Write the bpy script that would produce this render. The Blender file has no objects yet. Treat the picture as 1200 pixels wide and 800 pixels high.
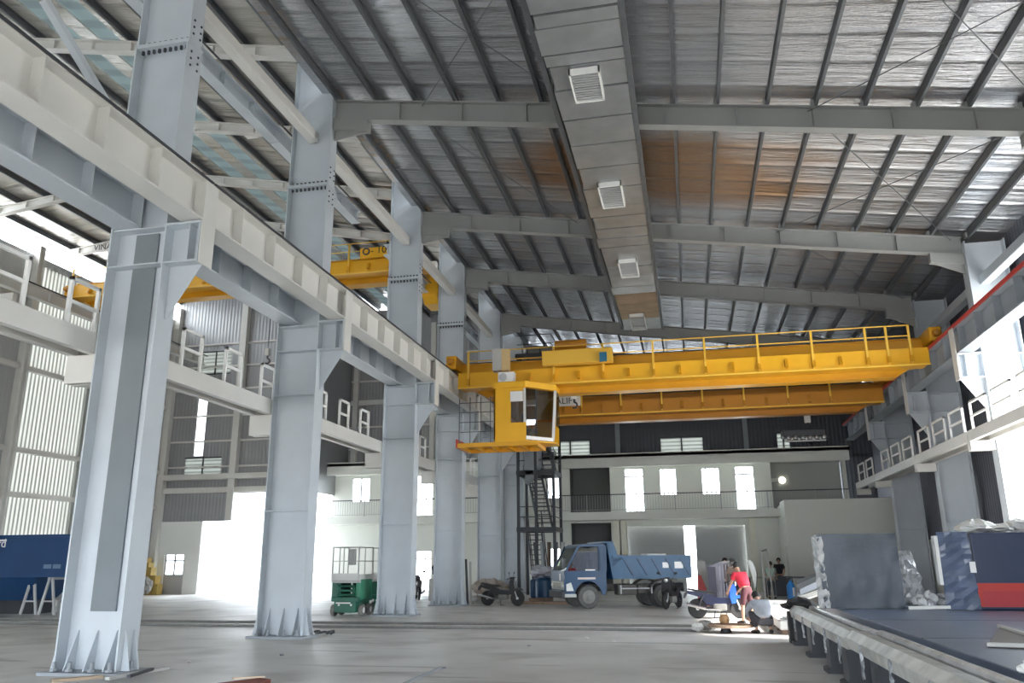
import bpy, bmesh, math, random
from mathutils import Vector, Matrix
random.seed(7)
SC = bpy.context.scene
COL = SC.collection
PI = math.pi
# ------------------------------------------------------------------ camera model (1200 x 800 frame)
FPX = 941.0
RX = Vector((0.97734704, -0.06225476, -0.20227977))
RY = Vector((0.21152751, 0.25575976, 0.94331493))
RZ = Vector((-0.00699082, -0.96473379, 0.26313464))
EYE = Vector((0, 0, 1.7))
def _ray(px, py):
    v = Vector((px - 600, py - 400, FPX))
    return Vector((RX.dot(v), RY.dot(v), RZ.dot(v)))
def at_y(px, py, Y):
    d = _ray(px, py); return EYE + d * (Y / d.y)
def at_x(px, py, X):
    d = _ray(px, py); return EYE + d * (X / d.x)
def at_z(px, py, Z=0.0):
    d = _ray(px, py); return EYE + d * ((Z - EYE.z) / d.z)

# ------------------------------------------------------------------ mesh builder
class MB:
    def __init__(s): s.v = []; s.f = []
    def add(s, vs, fs):
        o = len(s.v); s.v += [Vector(p) for p in vs]; s.f += [tuple(i + o for i in f) for f in fs]; return s
    def box(s, x0, x1, y0, y1, z0, z1):
        if x0 > x1: x0, x1 = x1, x0
        if y0 > y1: y0, y1 = y1, y0
        if z0 > z1: z0, z1 = z1, z0
        vs = [(x0,y0,z0),(x1,y0,z0),(x1,y1,z0),(x0,y1,z0),(x0,y0,z1),(x1,y0,z1),(x1,y1,z1),(x0,y1,z1)]
        return s.add(vs, [(0,3,2,1),(4,5,6,7),(0,1,5,4),(1,2,6,5),(2,3,7,6),(3,0,4,7)])
    def obox(s, c, sx, sy, sz, rot=None):
        b = MB().box(-sx/2, sx/2, -sy/2, sy/2, -sz/2, sz/2)
        M = Matrix.Translation(Vector(c)) @ (rot.to_4x4() if rot is not None else Matrix())
        return s.merge(b, M)
    def cbox(s, x0, x1, y0, y1, z0, z1, c=0.02):
        """box with chamfered edges"""
        bm = bmesh.new(); bmesh.ops.create_cube(bm, size=1)
        for v in bm.verts:
            v.co = Vector((x0 if v.co.x < 0 else x1, y0 if v.co.y < 0 else y1, z0 if v.co.z < 0 else z1))
        bmesh.ops.bevel(bm, geom=bm.edges[:], offset=c, segments=2, affect='EDGES', profile=0.5)
        return s.from_bm(bm)
    def from_bm(s, bm):
        bm.verts.index_update()
        vs = [v.co.copy() for v in bm.verts]; fs = [tuple(v.index for v in f.verts) for f in bm.faces]
        bm.free(); return s.add(vs, fs)
    def merge(s, b, M=None):
        return s.add([(M @ p) if M is not None else p for p in b.v], b.f)
    def prism(s, poly, axis, a, b):
        """poly: list of 2-D points in the plane normal to axis (x:(y,z) y:(x,z) z:(x,y)), extruded from a to b"""
        n = len(poly)
        def P(p, t):
            return (t, p[0], p[1]) if axis == 'x' else ((p[0], t, p[1]) if axis == 'y' else (p[0], p[1], t))
        vs = [P(p, a) for p in poly] + [P(p, b) for p in poly]
        fs = [tuple(range(n))[::-1], tuple(range(n, 2*n))] + [(i, (i+1) % n, n+(i+1) % n, n+i) for i in range(n)]
        return s.add(vs, fs)
    def tube(s, pts, r, n=8, caps=True):
        pts = [Vector(p) for p in pts]
        rs = r if isinstance(r, (list, tuple)) else [r]*len(pts)
        rings = []; prev = None
        for i, p in enumerate(pts):
            t = (pts[min(i+1, len(pts)-1)] - pts[max(i-1, 0)]).normalized()
            if prev is None:
                up = Vector((0,0,1)) if abs(t.z) < 0.9 else Vector((1,0,0))
                u = t.cross(up).normalized()
            else:
                u = (prev - t * prev.dot(t)).normalized()
            prev = u; w = t.cross(u)
            rings.append([p + (u*math.cos(2*PI*k/n) + w*math.sin(2*PI*k/n)) * rs[i] for k in range(n)])
        vs = [q for ring in rings for q in ring]; fs = []
        for i in range(len(pts)-1):
            for k in range(n):
                a = i*n+k; b = i*n+(k+1) % n; fs.append((a, b, b+n, a+n))
        if caps:
            fs.append(tuple(range(n))[::-1]); fs.append(tuple(range((len(pts)-1)*n, len(pts)*n)))
        return s.add(vs, fs)
    def bar(s, p0, p1, w, h, up=(0,0,1)):
        """square-section bar from p0 to p1"""
        p0 = Vector(p0); p1 = Vector(p1); t = (p1-p0).normalized(); up = Vector(up)
        if abs(t.dot(up)) > 0.98: up = Vector((1,0,0))
        u = t.cross(up).normalized(); q = u.cross(t)
        vs = []
        for p in (p0, p1):
            vs += [p - u*w/2 - q*h/2, p + u*w/2 - q*h/2, p + u*w/2 + q*h/2, p - u*w/2 + q*h/2]
        return s.add(vs, [(0,1,2,3)[::-1],(4,5,6,7),(0,1,5,4),(1,2,6,5),(2,3,7,6),(3,0,4,7)])
    def lathe(s, prof, c=(0,0,0), axis='z', n=20):
        """prof: list of (r, h)"""
        c = Vector(c); vs = []; fs = []
        for (r, h) in prof:
            for k in range(n):
                a = 2*PI*k/n; x, y = r*math.cos(a), r*math.sin(a)
                q = (x, y, h) if axis == 'z' else ((x, h, y) if axis == 'y' else (h, x, y))
                vs.append(c + Vector(q))
        for i in range(len(prof)-1):
            for k in range(n):
                a = i*n+k; b = i*n+(k+1) % n; fs.append((a, b, b+n, a+n))
        fs.append(tuple(range(n))[::-1]); fs.append(tuple(range((len(prof)-1)*n, len(prof)*n)))
        return s.add(vs, fs)
    def ball(s, c, rx, ry=None, rz=None, n=12, m=8):
        ry = ry or rx; rz = rz or rx; c = Vector(c)
        vs = []; fs = []
        for i in range(1, m):
            a = PI*i/m
            for k in range(n):
                b = 2*PI*k/n; vs.append(c + Vector((rx*math.sin(a)*math.cos(b), ry*math.sin(a)*math.sin(b), rz*math.cos(a))))
        t = len(vs); vs += [c + Vector((0,0,rz)), c - Vector((0,0,rz))]
        for i in range(m-2):
            for k in range(n):
                fs.append((i*n+k, (i+1)*n+k, (i+1)*n+(k+1) % n, i*n+(k+1) % n))
        for k in range(n):
            fs.append((t, k, (k+1) % n)); fs.append((t+1, (m-2)*n+(k+1) % n, (m-2)*n+k))
        return s.add(vs, fs)
    def ibeam_y(s, xc, y0, y1, z0, z1, w, tf=0.03, tw=0.02):
        s.box(xc-w/2, xc+w/2, y0, y1, z0, z0+tf); s.box(xc-w/2, xc+w/2, y0, y1, z1-tf, z1)
        return s.box(xc-tw/2, xc+tw/2, y0, y1, z0+tf, z1-tf)
    def build(s, name, mat, parent=None, smooth=False, local=False):
        me = bpy.data.meshes.new(name)
        if parent is not None:
            off = Vector((0,0,0)) if local else -wloc(parent)
            orig = Vector((0,0,0))
        elif local:
            off = Vector((0,0,0)); orig = Vector((0,0,0))
        else:
            xs = [p.x for p in s.v]; ys = [p.y for p in s.v]; zs = [p.z for p in s.v]
            orig = Vector(((min(xs)+max(xs))/2, (min(ys)+max(ys))/2, min(zs))); off = -orig
        me.from_pydata([tuple(p + off) for p in s.v], [], s.f)
        bm = bmesh.new(); bm.from_mesh(me); bmesh.ops.recalc_face_normals(bm, faces=bm.faces); bm.to_mesh(me); bm.free()
        if smooth:
            for p in me.polygons: p.use_smooth = True
            try: me.set_sharp_from_angle(angle=math.radians(40))
            except Exception: pass
        me.materials.append(mat)
        o = bpy.data.objects.new(name, me); COL.objects.link(o)
        o.location = orig
        if parent is not None: o.parent = parent
        return o
def wloc(o):
    l = Vector(o.location)
    while o.parent is not None:
        o = o.parent; l += Vector(o.location)
    return l
def tag(o, label=None, cat=None, group=None, kind=None):
    if label: o['label'] = label
    if cat: o['category'] = cat
    if group: o['group'] = group
    if kind: o['kind'] = kind
    return o
def thing(name, label, cat, loc, group=None, rz=0.0):
    o = bpy.data.objects.new(name, None); COL.objects.link(o); o.empty_display_size = 0.2
    o.location = loc; o.rotation_euler = (0, 0, rz)
    return tag(o, label, cat, group)
def copy_tree(o, loc=None, label=None, parent=None, rz=None):
    c = o.copy(); COL.objects.link(c)
    if parent is not None: c.parent = parent
    if loc is not None: c.location = loc
    if rz is not None: c.rotation_euler = (0, 0, rz)
    if label: c['label'] = label
    for ch in list(o.children): copy_tree(ch, parent=c)
    return c
def struct(name, mb, mat):
    o = mb.build(name, mat); o['kind'] = 'structure'; return o
ORD = ['first', 'second', 'third', 'fourth', 'fifth', 'sixth', 'seventh', 'eighth', 'ninth', 'tenth']

# ------------------------------------------------------------------ materials
def mat(name, col, rough=0.6, metal=0.0, var=0.0, vscale=3.0, bump=0.0, bscale=20.0, spec=None, dirt=None, dscale=1.0):
    m = bpy.data.materials.new(name); m.use_nodes = True
    nt = m.node_tree; b = nt.nodes['Principled BSDF']
    b.inputs['Base Color'].default_value = (*col, 1); b.inputs['Roughness'].default_value = rough; b.inputs['Metallic'].default_value = metal
    if spec is not None: b.inputs['Specular IOR Level'].default_value = spec
    tc = nt.nodes.new('ShaderNodeTexCoord')
    if var > 0 or dirt:
        n = nt.nodes.new('ShaderNodeTexNoise'); n.inputs['Scale'].default_value = vscale; n.inputs['Detail'].default_value = 6
        nt.links.new(tc.outputs['Object'], n.inputs['Vector'])
        r = nt.nodes.new('ShaderNodeValToRGB')
        r.color_ramp.elements[0].position = 0.3; r.color_ramp.elements[1].position = 0.7
        r.color_ramp.elements[0].color = (*[c*(1-var) for c in col], 1); r.color_ramp.elements[1].color = (*[min(1, c*(1+var)) for c in col], 1)
        nt.links.new(n.outputs['Fac'], r.inputs['Fac'])
        out = r.outputs['Color']
        if dirt:
            n2 = nt.nodes.new('ShaderNodeTexNoise'); n2.inputs['Scale'].default_value = dscale; n2.inputs['Detail'].default_value = 8
            nt.links.new(tc.outputs['Object'], n2.inputs['Vector'])
            r2 = nt.nodes.new('ShaderNodeValToRGB'); r2.color_ramp.elements[0].position = 0.52; r2.color_ramp.elements[1].position = 0.72
            nt.links.new(n2.outputs['Fac'], r2.inputs['Fac'])
            mx = nt.nodes.new('ShaderNodeMix'); mx.data_type = 'RGBA'
            nt.links.new(r2.outputs['Color'], mx.inputs['Factor'])
            nt.links.new(out, mx.inputs['A']); mx.inputs['B'].default_value = (*dirt, 1)
            out = mx.outputs['Result']
        nt.links.new(out, b.inputs['Base Color'])
    if bump > 0:
        n = nt.nodes.new('ShaderNodeTexNoise'); n.inputs['Scale'].default_value = bscale; n.inputs['Detail'].default_value = 5
        nt.links.new(tc.outputs['Object'], n.inputs['Vector'])
        bp = nt.nodes.new('ShaderNodeBump'); bp.inputs['Strength'].default_value = bump; bp.inputs['Distance'].default_value = 0.02
        nt.links.new(n.outputs['Fac'], bp.inputs['Height']); nt.links.new(bp.outputs['Normal'], b.inputs['Normal'])
    return m
def add_wave_bump(m, axis='X', period=0.25, strength=0.6, dist=0.03, profile='SIN'):
    nt = m.node_tree; b = nt.nodes['Principled BSDF']
    g = nt.nodes.new('ShaderNodeNewGeometry')
    w = nt.nodes.new('ShaderNodeTexWave'); w.wave_type = 'BANDS'; w.bands_direction = axis; w.wave_profile = profile
    w.inputs['Scale'].default_value = 2*PI/(20*period); w.inputs['Distortion'].default_value = 0
    nt.links.new(g.outputs['Position'], w.inputs['Vector'])
    bp = nt.nodes.new('ShaderNodeBump'); bp.inputs['Strength'].default_value = strength; bp.inputs['Distance'].default_value = dist
    nt.links.new(w.outputs['Fac'], bp.inputs['Height']); nt.links.new(bp.outputs['Normal'], b.inputs['Normal'])
    return m
def foil_mat(name, seam=1.0, base=(0.58,0.59,0.61), brown_refl=(0.05,-9.2,0.24,0.41), metal=0.82):
    m = bpy.data.materials.new(name); m.use_nodes = True
    nt = m.node_tree; L = nt.links; b = nt.nodes['Principled BSDF']
    b.inputs['Metallic'].default_value = metal; b.inputs['Roughness'].default_value = 0.2
    g = nt.nodes.new('ShaderNodeNewGeometry')
    mp = nt.nodes.new('ShaderNodeMapping'); mp.inputs['Scale'].default_value = (0.5, 4.2, 0.5)
    L.new(g.outputs['Position'], mp.inputs['Vector'])
    n = nt.nodes.new('ShaderNodeTexNoise'); n.inputs['Scale'].default_value = 1.4; n.inputs['Detail'].default_value = 5; n.inputs['Roughness'].default_value = 0.62
    L.new(mp.outputs['Vector'], n.inputs['Vector'])
    # corrugation of the sheet pressing through: seams across the purlins
    w = nt.nodes.new('ShaderNodeTexWave'); w.wave_type = 'BANDS'; w.bands_direction = 'Y'
    w.inputs['Scale'].default_value = 2*PI/(20*seam); w.inputs['Distortion'].default_value = 0.25; w.inputs['Detail Scale'].default_value = 0.4
    L.new(g.outputs['Position'], w.inputs['Vector'])
    pw = nt.nodes.new('ShaderNodeMath'); pw.operation = 'POWER'; pw.inputs[1].default_value = 9
    L.new(w.outputs['Fac'], pw.inputs[0])
    ad = nt.nodes.new('ShaderNodeMath'); ad.operation = 'MULTIPLY_ADD'; ad.inputs[1].default_value = 0.55
    L.new(pw.outputs[0], ad.inputs[0]); L.new(n.outputs['Fac'], ad.inputs[2])
    bp = nt.nodes.new('ShaderNodeBump'); bp.inputs['Strength'].default_value = 0.62; bp.inputs['Distance'].default_value = 0.15
    L.new(ad.outputs[0], bp.inputs['Height']); L.new(bp.outputs['Normal'], b.inputs['Normal'])
    # brown ground reflection painted over the sheets either side of the duct
    sx = nt.nodes.new('ShaderNodeMapping'); sx.vector_type = 'POINT'; sx.inputs['Location'].default_value = (brown_refl[0], brown_refl[1], 0); sx.inputs['Scale'].default_value = (brown_refl[2], brown_refl[3], 0)
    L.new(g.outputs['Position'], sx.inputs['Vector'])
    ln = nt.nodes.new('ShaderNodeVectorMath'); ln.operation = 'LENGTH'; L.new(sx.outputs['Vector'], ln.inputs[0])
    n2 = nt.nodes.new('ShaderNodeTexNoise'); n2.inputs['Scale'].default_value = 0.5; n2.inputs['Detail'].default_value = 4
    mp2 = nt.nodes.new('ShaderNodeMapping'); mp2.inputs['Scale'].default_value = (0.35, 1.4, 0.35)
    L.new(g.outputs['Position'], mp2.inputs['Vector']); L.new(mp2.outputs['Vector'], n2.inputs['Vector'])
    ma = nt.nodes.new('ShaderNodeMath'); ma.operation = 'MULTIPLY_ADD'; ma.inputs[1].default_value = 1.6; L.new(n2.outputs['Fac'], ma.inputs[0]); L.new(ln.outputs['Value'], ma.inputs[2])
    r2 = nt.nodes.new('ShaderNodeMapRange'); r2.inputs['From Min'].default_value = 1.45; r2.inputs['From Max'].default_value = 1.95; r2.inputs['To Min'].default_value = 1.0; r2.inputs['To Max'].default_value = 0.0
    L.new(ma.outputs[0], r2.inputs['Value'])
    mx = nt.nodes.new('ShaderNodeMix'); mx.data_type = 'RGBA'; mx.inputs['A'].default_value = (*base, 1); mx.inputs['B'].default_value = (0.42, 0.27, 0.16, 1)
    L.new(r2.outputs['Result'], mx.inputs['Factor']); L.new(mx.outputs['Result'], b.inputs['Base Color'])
    return m
def glass_mat(name, tint=(0.9,0.95,0.95), gloss=0.12, rough=0.02):
    m = bpy.data.materials.new(name); m.use_nodes = True; nt = m.node_tree
    nt.nodes.remove(nt.nodes['Principled BSDF']); o = nt.nodes['Material Output']
    t = nt.nodes.new('ShaderNodeBsdfTransparent'); t.inputs['Color'].default_value = (*tint, 1)
    g = nt.nodes.new('ShaderNodeBsdfGlossy'); g.inputs['Roughness'].default_value = rough
    mx = nt.nodes.new('ShaderNodeMixShader'); mx.inputs['Fac'].default_value = gloss
    nt.links.new(t.outputs[0], mx.inputs[1]); nt.links.new(g.outputs[0], mx.inputs[2]); nt.links.new(mx.outputs[0], o.inputs['Surface'])
    return m
def translucent_mat(name, col, bands=None, amt=0.6):
    m = bpy.data.materials.new(name); m.use_nodes = True; nt = m.node_tree
    nt.nodes.remove(nt.nodes['Principled BSDF']); o = nt.nodes['Material Output']
    t = nt.nodes.new('ShaderNodeBsdfTranslucent'); t.inputs['Color'].default_value = (*col, 1)
    d = nt.nodes.new('ShaderNodeBsdfDiffuse'); d.inputs['Color'].default_value = (*col, 1)
    mx = nt.nodes.new('ShaderNodeMixShader'); mx.inputs['Fac'].default_value = 1-amt
    nt.links.new(t.outputs[0], mx.inputs[1]); nt.links.new(d.outputs[0], mx.inputs[2]); nt.links.new(mx.outputs[0], o.inputs['Surface'])
    if bands:
        ax, per, dark = bands
        g = nt.nodes.new('ShaderNodeNewGeometry')
        w = nt.nodes.new('ShaderNodeTexWave'); w.wave_type = 'BANDS'; w.bands_direction = ax; w.inputs['Scale'].default_value = 2*PI/(20*per)
        nt.links.new(g.outputs['Position'], w.inputs['Vector'])
        r = nt.nodes.new('ShaderNodeValToRGB'); r.color_ramp.elements[0].color = (*[c*dark for c in col], 1); r.color_ramp.elements[1].color = (*col, 1)
        r.color_ramp.elements[0].position = 0.2; r.color_ramp.elements[1].position = 0.6
        nt.links.new(w.outputs['Fac'], r.inputs['Fac'])
        nt.links.new(r.outputs['Color'], t.inputs['Color']); nt.links.new(r.outputs['Color'], d.inputs['Color'])
    return m
M = {}
M['steel'] = mat('grey_steel_paint', (0.52,0.565,0.61), 0.45, 0, 0.05, 1.2)
M['rafter'] = mat('rafter_grey_paint', (0.27,0.275,0.27), 0.5, 0, 0.05, 1.2)  # same steel paint, darkened for the low light under the roof
M['steel_dk'] = mat('dust_grey_steel_paint', (0.30,0.33,0.36), 0.6, 0, 0.06, 1.2)  # darker grey for base plates, wall posts and wall-side runway girders
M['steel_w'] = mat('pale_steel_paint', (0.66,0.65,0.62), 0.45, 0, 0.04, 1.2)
M['galv'] = mat('galvanised_steel', (0.13,0.14,0.15), 0.42, 0.4, 0.12, 4)
M['galv_b'] = mat('blue_green_skylight_rib', (0.36,0.45,0.45), 0.35, 0.4, 0.15, 2)
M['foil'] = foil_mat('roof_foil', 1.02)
M['foil_l'] = foil_mat('roof_foil_left', 1.25, (0.80,0.77,0.72), (900.0,0.0,1.0,1.0), 0.6)
M['duct'] = mat('duct_wrap', (0.43,0.45,0.46), 0.36, 0.75, 0.12, 1.5, 0.35, 3.0)
M['duct_b'] = mat('brown_duct_wrap', (0.36,0.24,0.13), 0.45, 0.4, 0.15, 1.5, 0.35, 3.0)
M['white'] = mat('white_plastic', (0.82,0.82,0.80), 0.45)
M['grille'] = mat('grille_grey', (0.45,0.46,0.47), 0.5)
M['yellow'] = mat('crane_yellow', (0.70,0.34,0.012), 0.38, 0, 0.06, 0.8)
M['yellow_b'] = mat('crane_yellow_bright', (0.80,0.42,0.015), 0.38, 0, 0.06, 0.8)
M['yellow_w'] = mat('handrail_yellow', (0.86,0.52,0.06), 0.45)
M['orange'] = mat('crane_orange', (0.50,0.205,0.016), 0.4, 0, 0.06, 0.8)  # orange of the buffers; also the far crane's yellow darkened for shade
M['red'] = mat('red_primer', (0.50,0.045,0.035), 0.5)
M['black'] = mat('black_rubber', (0.02,0.02,0.022), 0.6)
M['dark'] = mat('dark_steel', (0.055,0.06,0.07), 0.5, 0.3)
M['concrete'] = None
M['plaster'] = mat('cream_plaster', (0.76,0.77,0.72), 0.8, 0, 0.03, 0.5)
M['plaster_w'] = mat('white_plaster', (0.83,0.84,0.81), 0.8, 0, 0.02, 0.5)
M['shutter'] = add_wave_bump(mat('grey_shutter', (0.36,0.37,0.37), 0.5), 'Z', 0.1, 0.3, 0.01)
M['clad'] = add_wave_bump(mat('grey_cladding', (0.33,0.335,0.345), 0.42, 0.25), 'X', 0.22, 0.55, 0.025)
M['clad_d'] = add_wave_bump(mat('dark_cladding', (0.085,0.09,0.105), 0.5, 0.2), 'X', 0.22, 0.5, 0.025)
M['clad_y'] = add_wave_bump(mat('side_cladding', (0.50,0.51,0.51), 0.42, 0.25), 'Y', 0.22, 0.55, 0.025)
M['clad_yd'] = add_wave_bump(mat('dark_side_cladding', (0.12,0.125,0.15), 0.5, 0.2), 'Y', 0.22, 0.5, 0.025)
M['trans'] = translucent_mat('translucent_sheet', (0.80,0.80,0.76), ('Y', 0.24, 0.45), 0.35)
M['trans_w'] = translucent_mat('white_light_sheet', (0.95,0.96,0.95), None, 0.85)
M['louvre'] = translucent_mat('louvre_glass', (0.36,0.37,0.35), ('Z', 0.22, 0.62), 0.75)
M['glass'] = glass_mat('window_glass', (0.97,0.99,0.99), 0.06)
M['cabglass'] = glass_mat('cab_glass', (0.55,0.57,0.52), 0.2)
M['frame_al'] = mat('aluminium', (0.62,0.63,0.65), 0.35, 0.7)
M['int_dk'] = mat('dim_interior_paint', (0.16,0.165,0.165), 0.85)  # dimness inside the recesses and side doorway put into the colour
def concrete():
    m = mat('concrete_floor', (0.56,0.55,0.535), 0.55, 0, 0.13, 0.5, 0.08, 6.0, 0.35, (0.37,0.36,0.345), 0.55)
    nt = m.node_tree; b = nt.nodes['Principled BSDF']
    tc = nt.nodes.new('ShaderNodeTexCoord'); n = nt.nodes.new('ShaderNodeTexNoise'); n.inputs['Scale'].default_value = 0.7; n.inputs['Detail'].default_value = 6
    nt.links.new(tc.outputs['Object'], n.inputs['Vector'])
    mr = nt.nodes.new('ShaderNodeMapRange'); mr.inputs['To Min'].default_value = 0.34; mr.inputs['To Max'].default_value = 0.7
    nt.links.new(n.outputs['Fac'], mr.inputs['Value']); nt.links.new(mr.outputs['Result'], b.inputs['Roughness'])
    # dragged tyre and dirt streaks across the slab
    g = nt.nodes.new('ShaderNodeMapping'); g.inputs['Scale'].default_value = (0.22, 1.1, 1); nt.links.new(tc.outputs['Object'], g.inputs['Vector'])
    n3 = nt.nodes.new('ShaderNodeTexNoise'); n3.inputs['Scale'].default_value = 1.5; n3.inputs['Detail'].default_value = 7; nt.links.new(g.outputs['Vector'], n3.inputs['Vector'])
    r3 = nt.nodes.new('ShaderNodeValToRGB'); r3.color_ramp.elements[0].position = 0.60; r3.color_ramp.elements[1].position = 0.70; nt.links.new(n3.outputs['Fac'], r3.inputs['Fac'])
    mx = nt.nodes.new('ShaderNodeMix'); mx.data_type = 'RGBA'; src = b.inputs['Base Color'].links[0].from_socket
    nt.links.new(r3.outputs['Color'], mx.inputs['Factor']); nt.links.new(src, mx.inputs['A']); mx.inputs['B'].default_value = (0.27,0.265,0.255,1); nt.links.new(mx.outputs['Result'], b.inputs['Base Color'])
    return m
M['concrete'] = concrete()
M['ground'] = mat('yard_concrete', (0.52,0.50,0.47), 0.9, 0, 0.06, 0.3)
# ================================================================== camera, light
cam = bpy.data.cameras.new('camera'); cam.sensor_width = 36; cam.lens = FPX/1200*36; cam.clip_end = 500; cam.clip_start = 0.05
co = bpy.data.objects.new('camera', cam); COL.objects.link(co); SC.camera = co
r_ = Vector((RX[0], RY[0], RZ[0])); d_ = Vector((RX[1], RY[1], RZ[1])); f_ = Vector((RX[2], RY[2], RZ[2]))
mw = Matrix((( r_.x, -d_.x, -f_.x, EYE.x), (r_.y, -d_.y, -f_.y, EYE.y), (r_.z, -d_.z, -f_.z, EYE.z), (0,0,0,1)))
co.matrix_world = mw
W = bpy.data.worlds.new('sky'); SC.world = W; W.use_nodes = True
wn = W.node_tree; bg = wn.nodes['Background']
bg.inputs['Color'].default_value = (0.86, 0.93, 1.0, 1); bg.inputs['Strength'].default_value = 1.9
sl = bpy.data.lights.new('sun', 'SUN'); sl.energy = 3.4; sl.angle = math.radians(3); sl.color = (1.0, 0.94, 0.85)
so = bpy.data.objects.new('sun', sl); COL.objects.link(so)
el, az = math.radians(41), math.radians(18)
sd = Vector((-math.cos(el)*math.cos(az), math.cos(el)*math.sin(az), -math.sin(el)))
so.rotation_euler = sd.to_track_quat('-Z', 'Y').to_euler(); so.location = (40, 10, 40)
SC.view_settings.view_transform = 'Standard'; SC.view_settings.look = 'None'; SC.view_settings.gamma = 1.0
SC.view_settings.use_curve_mapping = False; SC.view_settings.exposure = 2.7
try:
    SC.cycles.max_bounces = 10; SC.cycles.diffuse_bounces = 6; SC.cycles.transparent_max_bounces = 12
    SC.cycles.use_denoising = True; SC.cycles.sample_clamp_indirect = 6.0
except Exception: pass

FY = [5.8, 12.1, 18.4, 26.0, 32.0, 38.9, 45.4]
XL, XR = -9.5, 9.45          # centres of the two column rows
def zr(x): return 12.13 - 0.151*x            # underside of the main rafters
def zl(x): return (15.6 + 0.19*(-10-x)) if x > -22 else (17.88 + 0.12*(x+22)*1.0)
# ================================================================== shell
struct('ground', MB().box(-90, 90, -70, 120, -0.4, -0.06), M['ground'])
struct('floor', MB().box(-31, 10.6, -5, 49, -0.3, 0.0), M['concrete'])
# main roof foil under the sheeting
mb = MB(); x0, x1 = -9.35, 10.5
mb.prism([(x0, zr(x0)+0.86), (x1, zr(x1)+0.86), (x1, zr(x1)+0.95), (x0, zr(x0)+0.95)], 'y', -5, 48.2)
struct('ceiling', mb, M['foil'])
mb = MB()
RT = 0.62
# blue-green skylight strips are let into the roof of the west hall: leave two slots open
SK = [(-18.6, -17.8), (-17.2, -16.4)]
for a, b in ((-9.4,-16.4), (-17.2,-17.8), (-18.6,-22.0), (-22.0,-30.9)):
    mb.prism([(a, zl(a)+RT), (b, zl(b)+RT), (b, zl(b)+RT+0.08), (a, zl(a)+RT+0.08)], 'y', -5, 48.2)
struct('ceiling', mb, M['foil_l'])
# --- side wall on the sunny side: low plaster wall + dark cladding, one open bay
def wall_holes_x(x0, x1, y0, y1, z0, z1, holes, mb=None):
    """wall lying in a plane of constant x"""
    mb = mb or MB()
    ys = sorted({y0, y1, *[h[0] for h in holes], *[h[1] for h in holes]}); zs = sorted({z0, z1, *[h[2] for h in holes], *[h[3] for h in holes]})
    for i in range(len(ys)-1):
        for j in range(len(zs)-1):
            c = ((ys[i]+ys[i+1])/2, (zs[j]+zs[j+1])/2)
            if any(h[0] < c[0] < h[1] and h[2] < c[1] < h[3] for h in holes): continue
            mb.box(x0, x1, ys[i], ys[i+1], zs[j], zs[j+1])
    return mb
def wall_holes_y(y0, y1, x0, x1, z0, z1, holes, mb=None):
    mb = mb or MB()
    xs = sorted({x0, x1, *[h[0] for h in holes], *[h[1] for h in holes]}); zs = sorted({z0, z1, *[h[2] for h in holes], *[h[3] for h in holes]})
    for i in range(len(xs)-1):
        for j in range(len(zs)-1):
            c = ((xs[i]+xs[i+1])/2, (zs[j]+zs[j+1])/2)
            if any(h[0] < c[0] < h[1] and h[2] < c[1] < h[3] for h in holes): continue
            mb.box(xs[i], xs[i+1], y0, y1, zs[j], zs[j+1])
    return mb
OPEN0, OPEN1 = 17.0, 25.7
RW = [(-3.5, 5.0, 3.0, 8.5), (6.6, 11.4, 3.0, 8.5), (12.8, 16.6, 3.0, 8.5)]
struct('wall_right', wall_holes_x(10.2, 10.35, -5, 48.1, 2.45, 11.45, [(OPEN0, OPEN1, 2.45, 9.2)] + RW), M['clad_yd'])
for i, h in enumerate(RW):
    struct('window_%d' % (50+i), MB().box(10.25, 10.29, h[0], h[1], h[2], h[3]), translucent_mat('side_light_sheet_%d' % i, (0.55,0.54,0.5), ('Y', 0.24, 0.6), 0.7))  # unseen panes added to throw soft light on the column faces
struct('baseboard_right', wall_holes_x(10.12, 10.4, -5, 48.1, 0, 2.45, [(OPEN0, OPEN1, 0, 2.45)]), M['plaster'])
struct('wall_front', wall_holes_y(-5.15, -5, -30.9, 10.35, 0, 11.3, [(-30, 9.8, 0, 3.4)]).prism([(-30.9,11.3),(10.35,11.3),(-9.3,14.3),(-9.3,16),(-22,18.4),(-30.9,17.3)], 'y', -5.15, -5), M['clad'])  # unseen front wall, its opening kept low to hold back sky light
# --- far end of the main hall: dark cladding above the two-storey annex
EY = 48.0; WY_ = 42.5
def hole_at(px0, py0, px1, py1, Y):
    a = at_y(px0, py0, Y); b = at_y(px1, py1, Y); return (min(a.x,b.x), max(a.x,b.x), min(a.z,b.z), max(a.z,b.z))
HW = [hole_at(645,517,692,533,EY), hole_at(773,513,825,530,EY), hole_at(909,507,927,526,EY)]
HW = [(h[0], h[1], 7.3, h[3]) for h in HW]
mb = wall_holes_y(EY, EY+0.12, -9.3, 10.3, 7.2, 10.55, HW)
mb.prism([(-9.3,10.55),(10.3,10.55),(10.3,11.35),(-9.3,14.3)], 'y', EY, EY+0.12)
mb.box(8.4, 10.3, EY, EY+0.12, 0, 7.3)
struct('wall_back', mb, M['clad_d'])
struct('wall_back_west', MB().box(-21.1, -9.3, EY, EY+0.12, 7.2, 17.8).box(-21.2, -21.05, WY_, EY, 5.6, 17.9), M['clad'])
for z in (8.6, 10.0, 11.5, 13.0, 14.6):
    tag(MB().box(-21.0, -9.6, EY-0.12, EY, z-0.05, z+0.05 if z != 11.5 else z+0.25).build('wall_girt', M['steel_w']), 'pale girt across the grey end wall above the annex behind the scissor lifts', 'girt', 'girts above the annex of the high hall')
for x in (-20.6, -15.4):
    tag(MB().box(x-0.16, x+0.16, EY-0.3, EY, 7.42, zl(x)).build('wall_post', M['steel_w']), 'pale post on the grey end wall above the annex, %s' % ('nearer the bright doorway' if x < -18 else 'nearer the column row'), 'post')
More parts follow.
